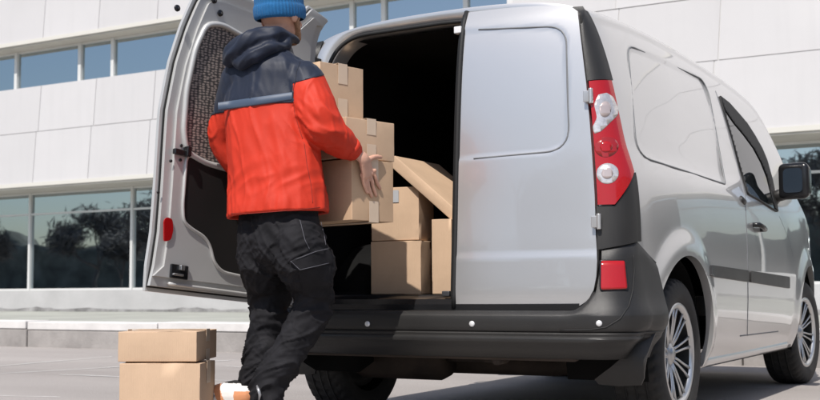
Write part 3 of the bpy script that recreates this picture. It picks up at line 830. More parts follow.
for s in (1,-1):
    f=side_fn(s)
    fb=lambda u,v,o:onbody(u,v,o,s)
    gl=from_bm('side_window',patch_bm(FWr,fb,1.5,.004,.002),glass,van)
    tb=bmesh.new();tube_bm(tb,[fb(u,v,.004) for u,v in dens(FWr)],.005,8,closed=True);from_bm('window_seal',tb,rubber,gl)
    from_bm('window_frame_band',patch_bm(bandp,fb,1.5,.003,.0075),rubber,gl)
    sp=[]
    for a,b in zip(seamp,seamp[1:]):
        for k in range(6): sp.append((lerp(a[0],b[0],k/6),lerp(a[1],b[1],k/6)))
    bm=bmesh.new();tube_bm(bm,[fb(u,v,-.001) for u,v in sp],.0035,6);from_bm('door_seam',bm,MATS['groove_grey'],van)
    bm=bmesh.new();tube_bm(bm,[f(y_,z_,-.0008) for y_,z_ in pw],.0042,6,closed=True)
    from_bm('panel_groove',bm,MATS['groove_grey'],van)
    def seam(pts,r_=.0035):
        out=[]
        for a,b in zip(pts,pts[1:]):
            for k in range(8): out.append((lerp(a[0],b[0],k/8),lerp(a[1],b[1],k/8)))
        out.append(pts[-1]);bm=bmesh.new();tube_bm(bm,[f(y_,z_,-.0012) for y_,z_ in out],r_,6);from_bm('door_seam',bm,MATS['groove_grey'],van)
    fy=lambda u,v:hit_side(u,v)
    seam([fy(779,216),fy(789,240),fy(793,256)],.0022)
    seam([fy(740,336),fy(778,331.5)],.004)
    for P4 in (((709.7,265),(746.5,270.5),(746.5,282),(709.7,275.8)),((749,270.8),(788,277),(788,288.5),(749,282.2))):
        poly=[hit_side(*q) for q in P4]
        o=from_bm('rub_strip',patch_bm(round_poly(poly,.012,3),f,.04,.012,.0),plast,van);sharp(o);bevel(o,.003)
    hy,hz=hit_side(757,228)
    bm=bmesh.new();tube_bm(bm,[f(hy-.085,hz+.012,-.002),f(hy-.07,hz+.012,.028),f(hy,hz+.004,.034),f(hy+.06,hz-.006,.028),f(hy+.08,hz-.006,-.002)],[.012,.013,.012,.013,.012],10)
    o=from_bm('door_handle',bm,plast2,van)
    bm=bmesh.new();tube_bm(bm,[f(*fy(741,199),-.004),f(*fy(744,202),-.004)],.018,10);from_bm('window_trim_end',bm,plast,van)
    # sill
    bm=bmesh.new();tube_bm(bm,[(s*.818,1.03+.1*k,.262) for k in range(20)],.030,10);from_bm('sill',bm,paint,van)
# door mirrors
for s in (1,-1):
    c=at(797,181.5,'x',1.0);c.x*=s
    b=bmesh.new()
    bmesh.ops.create_cube(b,size=1);
    mr=Matrix.Rotation(R(-12*s),3,'Z')
    bmesh.ops.transform(b,matrix=Matrix.Translation(c)@mr.to_4x4()@Matrix.Diagonal((.185,.13,.215,1)),verts=b.verts)
    for v in b.verts:
        if v.co.y>c.y: v.co.x=c.x+(v.co.x-c.x)*.72;v.co.z=c.z+(v.co.z-c.z)*.78
    mo=from_bm('door_mirror',b,plast2,van);bevel(mo,.035,5,20,wn=False)
    b=bmesh.new();pts=round_poly([(-.052,-.066),(.058,-.066),(.058,.070),(-.052,.070)],.028,5)
    vs=[b.verts.new(c+mr@Vector((x_,-.0665+.02*z_,z_))) for x_,z_ in pts];b.faces.new(vs);from_bm('mirror_glass',b,mirror_m,mo,smooth=False)
    b=bmesh.new();tube_bm(b,[c+Vector((-s*.05,.01,-.06)),c+Vector((-s*.12,.03,-.075)),Vector((s*.86,c.y+.05,c.z-.08))],[.035,.034,.045],10);from_bm('mirror_arm',b,plast,mo)

# windscreen
def ws(x_,t,o):
    y_=lerp(2.78,3.46,t);z_=interp(y_,ZT)-.03*abs(x_)**2+o;return Vector((x_,y_-o*.5,z_+.004))
bm=patch_bm([(-.56,.02),(.56,.02),(.66,.97),(-.66,.97)],ws,.06,.004,.0);from_bm('windscreen',bm,glass,van)
# ---- wheels
brake=mat('brake_dark',(.018,.018,.018),.6)
def wheel(cx,cy,s,steer=0):
    root=empty('wheel',(cx,cy,.318));root.parent=van
    TR=.318
    prof=[(-.088,.208),(-.107,.25),(-.106,.275),(-.098,.300),(-.088,.312),(-.06,TR),(-.02,TR),(.02,TR),(.06,TR),(.078,.3165),(.088,.312),(.098,.300),(.106,.275),(.107,.25),(.100,.226),(.088,.208)]
    bm=bmesh.new();n=210;rings=lathe_bm(bm,prof,'x',(0,0,0),n)
    # tread blocks: press grooves into the shoulder and crown
    for i,rg in enumerate(rings):
        for k,v in enumerate(rg):
            a,rr=prof[i]
            if rr>.305:
                g=0
                if (k+int(abs(a)*60))%5<2: g=.009 if rr<.3175 else .008
                sc=(rr-g)/rr;v.co.y*=sc;v.co.z*=sc
    ty=from_bm('tyre',bm,tyre_m,root);sharp(ty,50)
    bm=bmesh.new()
    for a in (-.045,0,.045): lathe_bm(bm,[(a-.004,TR-.0),(a-.004,TR+.0015),(a+.004,TR+.0015),(a+.004,TR-.0)],'x',(0,0,0),64)
    from_bm('tread_groove',bm,rubber,ty)
    e=s*.098
    bm=bmesh.new();lathe_bm(bm,[(s*.090,.218),(s*.097,.213),(s*.097,.203),(s*.090,.193),(s*.080,.189)],'x',(0,0,0),64)
    rim=from_bm('rim',bm,chrome,root)
    bm=bmesh.new();lathe_bm(bm,[(s*.081,.189),(s*.03,.187),(s*-.05,.185),(s*-.02,.15),(s*-.02,.0)],'x',(0,0,0),40);from_bm('rim_barrel',bm,brake,rim)
    bm=bmesh.new()
    for k in range(9):
        for d in (-.10,.10):
            a=2*math.pi*k/9
            p=[];R0=.030;
            for t,(rr,xx) in enumerate(((.042,.050),(.09,.064),(.145,.074),(.192,.080))):
                aa=a+d*(1.7 if t==0 else 1.25 if t==1 else 1.05 if t==2 else 1.15)
                p.append(Vector((s*xx,rr*math.cos(aa),rr*math.sin(aa))))
            tube_bm(bm,p,[.0075,.006,.006,.008],6)
    from_bm('spokes',bm,chrome,rim)
    bm=bmesh.new();lathe_bm(bm,[(s*.04,.056),(s*.054,.052),(s*.062,.038),(s*.064,.030),(s*.069,.028),(s*.071,.0001)],'x',(0,0,0),28);from_bm('hub_cap',bm,steel,rim)
    root.rotation_euler=(.35*cy,0,steer);return root
wheel(.762,.641,1);wheel(-.762,.641,-1);wheel(.765,3.338,1,R(-4));wheel(-.765,3.338,-1,R(-4))
# ---- mud flaps
for s in (1,-1):
    poly=[(at(u,v,'y',.20).x,at(u,v,'y',.20).z) for u,v in ((598,379),(601,384),(620,386),(643,385),(647,378),(652,352),(658,322),(656,312),(650,316),(647,322),(641,338),(631,354),(617,366))]
    fn=lambda x_,z,o:Vector((s*x_,.20-o+.5*max(0,x_-.84)-.06*math.sin(min(1,max(0,(.45-z)/.25))*math.pi),z))
    o=from_bm('mud_flap',patch_bm(poly,fn,.03,.012,.0),plast,van);sharp(o);bevel(o,.003)

# ================================================================= CARDBOARD BOXES
def make_box(name,label,origin,ex,ey,ez,size,group=None,m=card,tape_axis=0,extra=None,bulge=.0,parent=None,tapes='xz'):
    """origin: lower front-left corner; ex,ey,ez unit axes; size (a,b,c)"""
    ex,ey,ez=[Vector(v).normalized() for v in (ex,ey,ez)];a,b,c=size
    rot=Matrix((ex,ey,ez)).transposed()
    bm=bmesh.new()
    # boards with a slight sag, flaps meeting on the top
    n=6
    def P(i,j,k): return Vector((a*i,b*j,c*k))
    def facegrid(o,u,v,nrm):
        g=[[bm.verts.new(o+u*(i/n)+v*(j/n)+nrm*(.0035*math.sin(math.pi*i/n)*math.sin(math.pi*j/n)+.0012*noise.noise(Vector((i*.9,j*.9,a*50+nrm.x*3+nrm.z*7))))) for j in range(n+1)] for i in range(n+1)]
        for i in range(n):
            for j in range(n): bm.faces.new((g[i][j],g[i+1][j],g[i+1][j+1],g[i][j+1]))
    facegrid(Vector((0,0,0)),Vector((a,0,0)),Vector((0,0,c)),Vector((0,-1,0)))
    facegrid(Vector((0,b,0)),Vector((a,0,0)),Vector((0,0,c)),Vector((0,1,0)))
    facegrid(Vector((0,0,0)),Vector((0,b,0)),Vector((0,0,c)),Vector((-1,0,0)))
    facegrid(Vector((a,0,0)),Vector((0,b,0)),Vector((0,0,c)),Vector((1,0,0)))
    facegrid(Vector((0,0,c)),Vector((a,0,0)),Vector((0,b,0)),Vector((0,0,1)))
    facegrid(Vector((0,0,0)),Vector((a,0,0)),Vector((0,b,0)),Vector((0,0,-1)))
    bmesh.ops.remove_doubles(bm,verts=bm.verts,dist=.0008)
    root=empty(name,origin);root.rotation_mode='XYZ';root.rotation_euler=rot.to_euler()
    o=from_bm('carton',bm,m,root);sharp(o,40);bevel(o,.0025,2)
    # flap slit + tape
    t=.05;bm=bmesh.new()
    zz,sg,hh=c,1,min(.08,c*.40)
    if tape_axis==2: bm.free();bm=None
    elif tape_axis==0:   # slit runs along local y (tape visible at the front/back faces)
        box_bm(bm,(a/2,b/2,zz+.0048),(t,b+.009,.0012))
        for yy,s2 in ((0,-1),(b,1)): box_bm(bm,(a/2,yy+s2*.0042,zz-hh/2+.004),(t,.0012,hh+.002))
    else:
        box_bm(bm,(a/2,b/2,zz+.0048),(a+.009,t,.0012))
        for xx,s2 in ((0,-1),(a,1)): box_bm(bm,(xx+s2*.0042,b/2,zz-hh/2+.004),(.0012,t,hh+.002))
    if bm: from_bm('tape',bm,tape,root,smooth=False)
    if tape_axis==1 and c>.1:
        b2=bmesh.new();box_bm(b2,(a/2,b/2,-.0048),(a+.009,t,.0012))
        for xx,s2 in ((0,-1),(a,1)): box_bm(b2,(xx+s2*.0042,b/2,hh/2-.004),(.0012,t,hh+.002))
        from_bm('tape',b2,tape,root,smooth=False)
    bm=bmesh.new()
    if tape_axis==0:
        for yy,s2 in ((0,-1),(b,1)): box_bm(bm,(a/2,yy+s2*.0031,c/2),(.0022,.002,c*.98))
        box_bm(bm,(a/2,b/2,c+.0030),(.0022,b*.98,.002))
    else:
        for xx,s2 in ((0,-1),(a,1)): box_bm(bm,(xx+s2*.0031,b/2,c/2),(.002,.0022,c*.98))
        box_bm(bm,(a/2,b/2,c+.0030),(a*.98,.0022,.002))
    if extra: extra(root,a,b,c)
    bm.free()
    tag(root,label,'cardboard box',group);return root
ZU=Vector((0,0,1))
# on the ground: stack of two, facing the camera more or less
cy_=-.95
bl=at(118,362,'y',cy_);br=at(196,362,'y',cy_)
ang=R(-2);
ex=Vector((br.x-bl.x,(br.y-bl.y)+.0,0)).normalized();
ex=Matrix.Rotation(R(24.5),3,'Z')@Vector((1,0,0));ey=Matrix.Rotation(R(90),3,'Z')@ex
bl.y=cy_
wL=(br-bl).length*1.0
def width_to(u0,u1,v,o,dirv):
    """length along dirv from o so that it spans to pixel column u1"""
    lo_,hi_=0,3
    for _ in range(40):
        mid=(lo_+hi_)/2;P=o+dirv*mid-CAM;uu=410+FPX*P.dot(cR)/P.dot(cF)
        if uu<u1: lo_=mid
        else: hi_=mid
    return lo_
gz=.345
o1=at(119.5,362,'y',cy_);o1.z=0
w1=width_to(0,200,0,o1+ZU*.3,ex);d1=width_to(0,215,0,o1+ex*w1+ZU*.3,ey)
H1=at(150,364,'y',cy_).z
GRP='plain cardboard parcels'
make_box('cardboard_box','large cardboard box standing on the ground beneath a flatter one',o1,ex,ey,ZU,(w1,d1,H1-.003),tape_axis=1,m=card)
ex2=Matrix.Rotation(R(.6),3,'Z')@ex;ey2=Matrix.Rotation(R(.6),3,'Z')@ey
o2=at(118,345,'y',cy_+.004);o2.z=H1+.003
w2=width_to(0,196.5,0,o2,ex2);d2=width_to(0,216.5,0,o2+ex2*w2,ey2)
make_box('cardboard_box','shallow cardboard box on top of the stack on the ground',o2,ex2,ey2,ZU,(w2,d2,at(118,332,'y',cy_).z-H1-.003),tape_axis=1,m=card)
# carried by the man
ax=R(-13.9)
ey=Matrix.Rotation(ax,3,'Z')@Vector((0,1,0));ex=Matrix.Rotation(ax,3,'Z')@Vector((1,0,0))
YC=-.46
def carried(ufront,uback,vt,vb,yc,width,label,ta,m=card,tilt=0):
    c=at(ufront,vb,'y',yc);zb=c.z;zt2=at(ufront,vt,'y',yc).z
    d=width_to(0,uback,0,c,ey);ez=ZU
    org=c-ex*width;make_box('cardboard_box',label,org,ex,ey,ez,(width,d,zt2-zb-.004),tape_axis=ta,m=m);return c,d,zb,zt2
cC=carried(352,393.5,157,220,YC,.42,'deep cardboard box at the bottom of the pile the man carries, under his hand',1,card2)
cB=carried(346,394.5,115.5,156.6,YC-.005,.40,'shallow cardboard box in the middle of the pile the man carries',1,card)
cA=carried(320,363.5,60,114.8,YC+.02,.34,'small cardboard box on top of the pile the man carries',1,card)
# in the van
def cargo(u0,u1,u2,vt,vb,y,label,zb=None,m=card,rot=3,ta=0,extra=None,depth=None):
    e=Matrix.Rotation(R(rot),3,'Z')@Vector((1,0,0));f=Matrix.Rotation(R(rot+90),3,'Z')@Vector((1,0,0))
    p=at(u0,vb,'y',y);zb=p.z if zb is None else zb;zt2=at(u0,vt,'y',y).z
    o=Vector((p.x,p.y,zb));w=width_to(0,u1,0,o,e);d=depth or width_to(0,u2,0,o+e*w,f)
    return make_box('cardboard_box',label,o,e,f,ZU,(w,d,zt2-zb-.002),tape_axis=ta,m=m,extra=extra),zt2
FZ=.576
def patchlabel(root,a,b,c):
    bm=bmesh.new();box_bm(bm,(a*.50,-.0052,c*.83),(.042,.0012,.055));from_bm('grey_tape',bm,greytape,root,smooth=False)
_,z2=cargo(371,421,431.5,241.5,287,.27,'cardboard box on the van floor with a flap seam, under another box',zb=FZ,rot=4,ta=2)
_,z3=cargo(371.5,419,434,188,241,.275,'cardboard box with a grey tape patch, upper of two stacked in the van',zb=z2+.002,rot=6,m=card,extra=patchlabel,ta=2)
cargo(432,452,470,219,287,.24,'tall narrow cardboard box on the van floor beside the closed door',zb=FZ,rot=2,m=card,depth=.28,ta=2)
P0=at(394.5,155.5,'y',.27);P1=at(452,206,'y',.27)
e1=(P1-P0).normalized();e2=Vector((0,1,0));e3=e1.cross(e2).normalized()
th=.05;Ls=(P1-P0).length+.10
make_box('cardboard_box','flat cardboard box leaning at a slant over the other boxes in the van',P0-e3*th,e1,e2,e3,(Ls,.42,th),tape_axis=2,m=card)

# ================================================================= PERSON
def remesh(name,bm,voxel,m,parent=None,smooth=2):
    me=bpy.data.meshes.new('tmp');bm.to_mesh(me);bm.free();o=bpy.data.objects.new('tmp',me);COL.objects.link(o)
    md=o.modifiers.new('r','REMESH');md.mode='VOXEL';md.voxel_size=voxel
    if smooth:
        ms=o.modifiers.new('s','SMOOTH');ms.factor=.5;ms.iterations=smooth
    dg=bpy.context.evaluated_depsgraph_get();dg.update()
    me2=bpy.data.meshes.new_from_object(o.evaluated_get(dg));bpy.data.objects.remove(o)
    me2.name=name
    return link(name,me2,m,parent)
def limb(bm,pts,rads,ref=Vector((1,0,0)),n=18,sub=5):
    """smooth tube through pts with elliptical radii (ra along ref, rb across)"""
    P=[Vector(p) for p in pts];Rr=[(r,r) if not isinstance(r,tuple) else r for r in rads];N=len(P);out=[]
    for i in range(N-1):
        p0=P[max(i-1,0)];p1=P[i];p2=P[i+1];p3=P[min(i+2,N-1)]
        for k in range(sub):
            t=k/sub;h=.5*((2*p1)+(p2-p0)*t+(2*p0-5*p1+4*p2-p3)*t*t+(3*p1-p0-3*p2+p3)*t**3)
            w=t*t*(3-2*t);out.append((h,lerp(Rr[i][0],Rr[i+1][0],w),lerp(Rr[i][1],Rr[i+1][1],w)))
    out.append((P[-1],*Rr[-1]))
    # round caps
    def cap(q,d,sgn):
        res=[]
        for a in (30,60,82): 
            s=math.sin(R(a));c=math.cos(R(a));res.append((q[0]+d*min(q[1],q[2])*s*sgn,q[1]*c,q[2]*c))
        return res
    d0=(out[0][0]-out[1][0]).normalized();d1_=(out[-1][0]-out[-2][0]).normalized()
    out=cap(out[0],d0,1)[::-1]+out+cap(out[-1],d1_,1)
    rings=[]
    for i,(p,ra,rb) in enumerate(out):
        t=(out[min(i+1,len(out)-1)][0]-out[max(i-1,0)][0]).normalized()
        a=(ref-t*ref.dot(t)).normalized();b=t.cross(a)
        rings.append([bm.verts.new(p+a*ra*math.cos(2*math.pi*k/n)+b*rb*math.sin(2*math.pi*k/n)) for k in range(n)])
    for A,B in zip(rings,rings[1:]):
        for k in range(n): bm.faces.new((A[k],A[(k+1)%n],B[(k+1)%n],B[k]))
    bm.faces.new(rings[0][::-1]);bm.faces.new(rings[-1])
def ball(bm,c,r,rot=None):
    v=bmesh.ops.create_icosphere(bm,subdivisions=3,radius=1)['verts'];M=Matrix.Diagonal((*(r if isinstance(r,tuple) else (r,r,r)),1))
    if rot: M=rot.to_4x4()@M
    bmesh.ops.transform(bm,matrix=Matrix.Translation(c)@M,verts=v)
def nz(p,s,seed=0): return noise.noise(Vector((p.x*s[0]+seed,p.y*s[1]+seed*1.7,p.z*s[2]-seed)))
def displace(o,fn):
    me=o.data;ns=[v.normal.copy() for v in me.vertices]
    for v,nr in zip(me.vertices,ns): v.co=v.co+nr*fn(v.co,nr)
    me.update()
def ptp(u,v,y): return at(u,v,'y',y)
skin=mat('skin',(.56,.315,.225),.5,var=.12,vscale=25,bump=.15,bscale=120,spec=.4)
YB=-.58
neck=ptp(272,46,-.57);chest=ptp(270,110,-.585);waist=ptp(275,180,-.60);pelv=ptp(284,225,-.61)
shR=ptp(303,82,-.57);shL=ptp(242,80,-.60)
elR=ptp(320,124,-.60);wrR=ptp(356,153,-.455)
elL=ptp(224,142,-.56);wrL=Vector((-.44,-.40,.90))
hipR=ptp(302,228,-.62);hipL=ptp(262,228,-.59)
knR=ptp(313,292,-.53);anR=ptp(266,393,-.66)
knL=ptp(270,300,-.50);anL=ptp(258,390,-.53)
headc=ptp(280,12.5,-.545)
# --- body (skin, hidden under clothes except head, neck and hand)
FD=Vector((math.sin(R(6)),math.cos(R(6)),0))      # where the face looks
RD=Vector((FD.y,-FD.x,0))
bm=bmesh.new()
limb(bm,[neck+Vector((0,0,-.10)),neck,headc+Vector((0,0,-.06))],[.075,.058,.056])
hrot=Matrix((RD,FD,ZU)).transposed()
ball(bm,headc+ZU*.02,(.076,.096,.105),hrot)
ball(bm,headc+FD*.030-ZU*.055,(.058,.068,.062),hrot)      # jaw
ball(bm,headc+FD*.078-ZU*.093,(.026,.022,.018),hrot)      # chin
limb(bm,[headc+FD*.094+ZU*.005,headc+FD*.112-ZU*.028],[.008,.013],RD)       # nose
ball(bm,headc+FD*.095-ZU*.062,(.024,.012,.009),hrot)      # lips
for s in (-1,1):
    ball(bm,headc+RD*s*.032+FD*.082+ZU*.006,(.015,.012,.010),hrot)  # lids
    ball(bm,headc+RD*s*.078-FD*.004-ZU*.018,(.010,.020,.033),hrot)  # ears
    limb(bm,[headc+RD*s*.05+FD*.078+ZU*.024,headc+RD*s*.012+FD*.094+ZU*.024],[.007,.009],RD) # brow
limb(bm,[neck-ZU*.04,chest,waist,pelv],[(.085,.075),(.14,.09),(.12,.08),(.11,.075)])
limb(bm,[shL,shR],[.055,.055],Vector((0,1,0)))
limb(bm,[shR,elR,wrR],[.055,.042,.026],Vector((0,0,1)));limb(bm,[shL,elL,wrL],[.055,.042,.026],Vector((0,1,0)))
limb(bm,[hipR-ZU*.03,knR,anR],[.062,.050,.036]);limb(bm,[hipL-ZU*.03,knL,anL],[.062,.050,.036])
for an in (anR,anL):
    pass
# right hand spread on the box face: fingers follow the box's right side
side_n=ex   # outward normal of the box face the hand lies on (world)
def hp(u,v,lift=.0):
    """pixel to a point on the carried box's right face, lifted outwards"""
    d=ray(u,v);p0=cC[0];t=(p0-CAM).dot(side_n)/d.dot(side_n);return CAM+d*t+side_n*lift
palm0=hp(358,158,.022);
limb(bm,[wrR,hp(358,159,.028),hp(362,167,.022),hp(365,175,.017)],[(.024,.020),(.030,.018),(.036,.015),(.036,.012)],Vector((0,.8,.3)))
fing=[((359,175),(361.5,184),(365.8,193)),((363,177),(366.5,188),(370.5,196.5)),((367,176),(370.8,187),(374.8,195.5)),((370.5,173),(374.5,182),(378.8,188.5))]
for (a,b_,c_),r_ in zip(fing,(.0070,.0080,.0082,.0078)):
    limb(bm,[hp(*a,.015),hp((a[0]+b_[0])/2,(a[1]+b_[1])/2,.016),hp(*b_,.012),hp(*c_,.007)],[r_*1.15,r_*1.05,r_,r_*.85],side_n,10,4)
    ball(bm,hp(a[0]+.2,a[1]-2,.022),.0085)
limb(bm,[hp(361,163,.022),hp(368,158.5,.018),hp(374,157,.014),hp(379,157.5,.010)],[.012,.0105,.0095,.008],side_n,10,4)   # thumb
# left hand under the box (out of sight from here, still a hand)
fl=Vector((.2,.95,-.05)).normalized()
limb(bm,[wrL,wrL+fl*.05,wrL+fl*.09],[(.026,.022),(.040,.014),(.040,.013)],Vector((1,0,0)))
for k in range(4):
    q=wrL+fl*.09+Vector((-.03+.021*k,0,0));limb(bm,[q,q+fl*.035+ZU*.002,q+fl*(.068+.006*(k%3))+ZU*.006],[.0088,.008,.007],Vector((1,0,0)),10,3)
limb(bm,[wrL+fl*.03+Vector((.03,0,0)),wrL+fl*.05+Vector((.062,0,.01)),wrL+fl*.075+Vector((.075,0,.012))],[.012,.010,.008],Vector((0,1,0)),10,3)
# feet
for an,fd in ((anL,None),(anR,None)):
    pass
footdirL=(at(208,402,'y',-.52)-at(248,394,'y',-.50));footdirL.z=0;footdirL.normalize()
footdirR=Vector((-.25,.95,0)).normalized()
def foot(bm,an,fd,gz_):
    limb(bm,[an,Vector((an.x,an.y,gz_+.07)),Vector((an.x,an.y,gz_+.05))+fd*.10,Vector((an.x,an.y,gz_+.028))+fd*.19],[.038,.04,(.036,.03),(.034,.02)],Vector((0,0,1)).cross(fd))
foot(bm,anL,footdirL,.085);foot(bm,anR,footdirR,.03)
person=remesh('person',bm,.0036,skin,None,3)
tag(person,'man in blue beanie and navy and orange jacket carrying a pile of boxes','person')
# eyes
eb=bmesh.new()
for s in (-1,1): ball(eb,headc+RD*s*.032+FD*.0865+ZU*.004,.0085)
from_bm('eyes',eb,mat('eye_white',(.6,.58,.55),.2),person)
# --- hair and beard
hair=mat('ginger_hair',(.34,.19,.11),.8,aniso=(30,30,6),var=.35,vscale=8,bump=.8,bscale=30)
bm=bmesh.new()
ball(bm,headc+FD*.050-ZU*.078,(.052,.050,.034),hrot);ball(bm,headc+FD*.078-ZU*.098,(.026,.020,.020),hrot)
for s in (-1,1): limb(bm,[headc+RD*s*.070+FD*.012-ZU*.012,headc+RD*s*.064+FD*.030-ZU*.055,headc+RD*s*.035+FD*.06-ZU*.098],[.008,.012,.015],FD)
ball(bm,headc-FD*.040-ZU*.002,(.062,.052,.030),hrot)
hr=remesh('hair',bm,.005,hair,person,1)
displace(hr,lambda p,n_:.003*nz(p,(90,90,30)))
# --- beanie
knit=mat('blue_knit',(.006,.105,.27),.85,sheen=.1,var=.12,vscale=60,bump=.5,bscale=260)
bm=bmesh.new();n=144;rows=[]
tilt=Matrix.Rotation(R(7),3,RD)
bc=headc+ZU*.020-FD*.004
prof=[(-.050,.082,.101),(-.047,.090,.109),(-.030,.093,.113),(-.008,.093,.113),(.002,.091,.111),(.006,.087,.106),(.020,.088,.107),(.05,.086,.104),(.075,.079,.095),(.10,.062,.075),(.115,.040,.05),(.124,.015,.02),(.126,.001,.001)]
for i,(h,ra,rb) in enumerate(prof):
    row=[]
    for k in range(n):
        a=2*math.pi*k/n;rib=.0024*(1 if k%3==0 else -.5)*(1 if i<11 else 0)
        v=RD*(ra+rib)*math.cos(a)+FD*(rb+rib)*math.sin(a)+ZU*h
        row.append(bm.verts.new(bc+tilt@v))
    rows.append(row)
for A,B in zip(rows,rows[1:]):
    for k in range(n): bm.faces.new((A[k],A[(k+1)%n],B[(k+1)%n],B[k]))
o=from_bm('beanie',bm,knit,person);md=o.modifiers.new('s','SUBSURF');md.levels=1;md.render_levels=1
# --- trousers
pants_m=mat('black_canvas',(.014,.0135,.0155),.75,bump=.35,bscale=420,var=.35,vscale=14,spec=.18)
bm=bmesh.new()
limb(bm,[waist+ZU*.0,pelv,pelv-ZU*.07],[(.12,.09),(.155,.11),(.158,.12)])
limb(bm,[hipR-ZU*.03,hipR-ZU*.12,knR+Vector((0,-.015,.05)),knR-ZU*.06,anR.lerp(knR,.48)+cR*.018,anR.lerp(knR,.12),anR-ZU*.02],[(.086,.105),(.100,.108),(.086,.090),(.076,.082),(.066,.072),(.064,.068),(.062,.064)])
limb(bm,[hipL+ZU*.02,hipL-ZU*.12,knL+ZU*.05,knL-ZU*.06,anL.lerp(knL,.45),anL.lerp(knL,.12),anL-ZU*.0],[(.090,.105),(.094,.105),(.080,.088),(.076,.082),(.070,.076),(.064,.072),(.058,.062)])
# cargo pocket bulk on the right thigh
ball(bm,hipR.lerp(knR,.62)+cR*.062-cF*.03,(.045,.05,.085))
limb(bm,[ptp(267,350,-.55),ptp(258,367,-.56),ptp(251,379,-.57)],[.052,.055,.053])
pants=remesh('trousers',bm,.0055,pants_m,person,6)
def pf(p,n_):
    def ridge(q,s,sd): return (1-abs(nz(q,s,sd))*2.6)
    k=0.
    dk=min((p-knR).length,(p-knL).length);da=min((p-anR).length,(p-anL).length)
    low=sstep(.34,.06,da) if da<.34 else 0; low=1-sstep(.05,.34,da)
    kn=1-sstep(.03,.22,dk)
    base=Vector((p.x,p.y,p.z+.35*p.x))
    k+=.004*ridge(base,(5,5,7),3)
    k+=(.008*low+.008*kn)*ridge(Vector((p.x,p.y,p.z-.5*p.x+.2*p.y)),(5,5,24),11)
    k+=.003*nz(p,(7,7,4),20)+.0010*ridge(Vector((p.x,p.y,p.z-.8*p.x)),(16,16,34),31)
    crotch=(1-sstep(.03,.22,(p-(pelv-ZU*.10)).length));k+=.008*crotch*ridge(Vector((p.x,p.y,p.z+1.1*p.x)),(10,10,26),41)
    w_=Vector((nz(p,(6,6,6),50),nz(p,(6,6,6),60),nz(p,(6,6,6),70)))*.06
    def cr(q,s_,sd,wd=.16): return max(0,1-abs(nz(q+w_,s_,sd))/wd)**1.5
    k+=.012*(.4+.6*max(low,kn))*cr(Vector((p.x,p.y,p.z-.9*p.x+.3*p.y)),(4,4,15),81)
    k+=.009*(.35+.65*crotch)*cr(Vector((p.x,p.y,p.z+1.2*p.x)),(5,5,13),91)
    k+=.004*cr(Vector((p.x,p.y,p.z-.3*p.x)),(9,9,26),101)
    return k-.008
displace(pants,pf)
# pocket flaps and stitching
def surf_patch(name,pix,m,yguess,target,parent,lift=.006,thick=.004):
    from mathutils.bvhtree import BVHTree
    bv=BVHTree.FromPolygons([v.co for v in target.data.vertices],[list(p.vertices) for p in target.data.polygons])
    def f(u,v,o):
        d=ray(u,v).normalized();h=bv.ray_cast(CAM,d)
        p=h[0] if h[0] is not None else at(u,v,'y',yguess)
        return p-d*(lift+o)
    b=patch_bm(pix,f,3.0,thick,0.);o=from_bm(name,b,m,parent);ms=o.modifiers.new('s','SMOOTH');ms.iterations=3;return o,f
pk,pfn=surf_patch('pocket_flap',round_poly([(289,262),(300,272),(333,264),(331,247),(316,250),(296,258)],2,3),pants_m,-.6,pants,pants,.004,.004)
pk2,_=surf_patch('cargo_pocket',round_poly([(298,270),(331,263),(333,292),(322,300),(303,296)],3,3),pants_m,-.6,pants,pants,.002,.003)
st=mat('grey_stitching',(.10,.10,.115),.8)
bm=bmesh.new()
def stitch(pp,r_=.0011):
    out=[]
    for a,b in zip(pp,pp[1:]):
        for k in range(10): out.append(pfn(lerp(a[0],b[0],k/10),lerp(a[1],b[1],k/10),.0055))
    tube_bm(bm,out,r_,4)
stitch([(290.5,261),(300,270),(332,262.5)]);stitch([(296,259.5),(316,251.5),(330,248.5)]);stitch([(321,222),(324,234),(326,246)])
stitch([(300,220),(305,240),(310,250)])
from_bm('stitching',bm,st,pants)
bm=bmesh.new();q=ptp(258.5,392,-.60)
from mathutils.bvhtree import BVHTree
tube_bm(bm,[pfn(257,386,.008),pfn(258.5,390,.010),pfn(260,395,.011),pfn(259,400,.010)],[.0035,.006,.006,.003],8);from_bm('cord_toggle',bm,mat('toggle_grey',(.35,.35,.36),.3,metal=.5),pants)
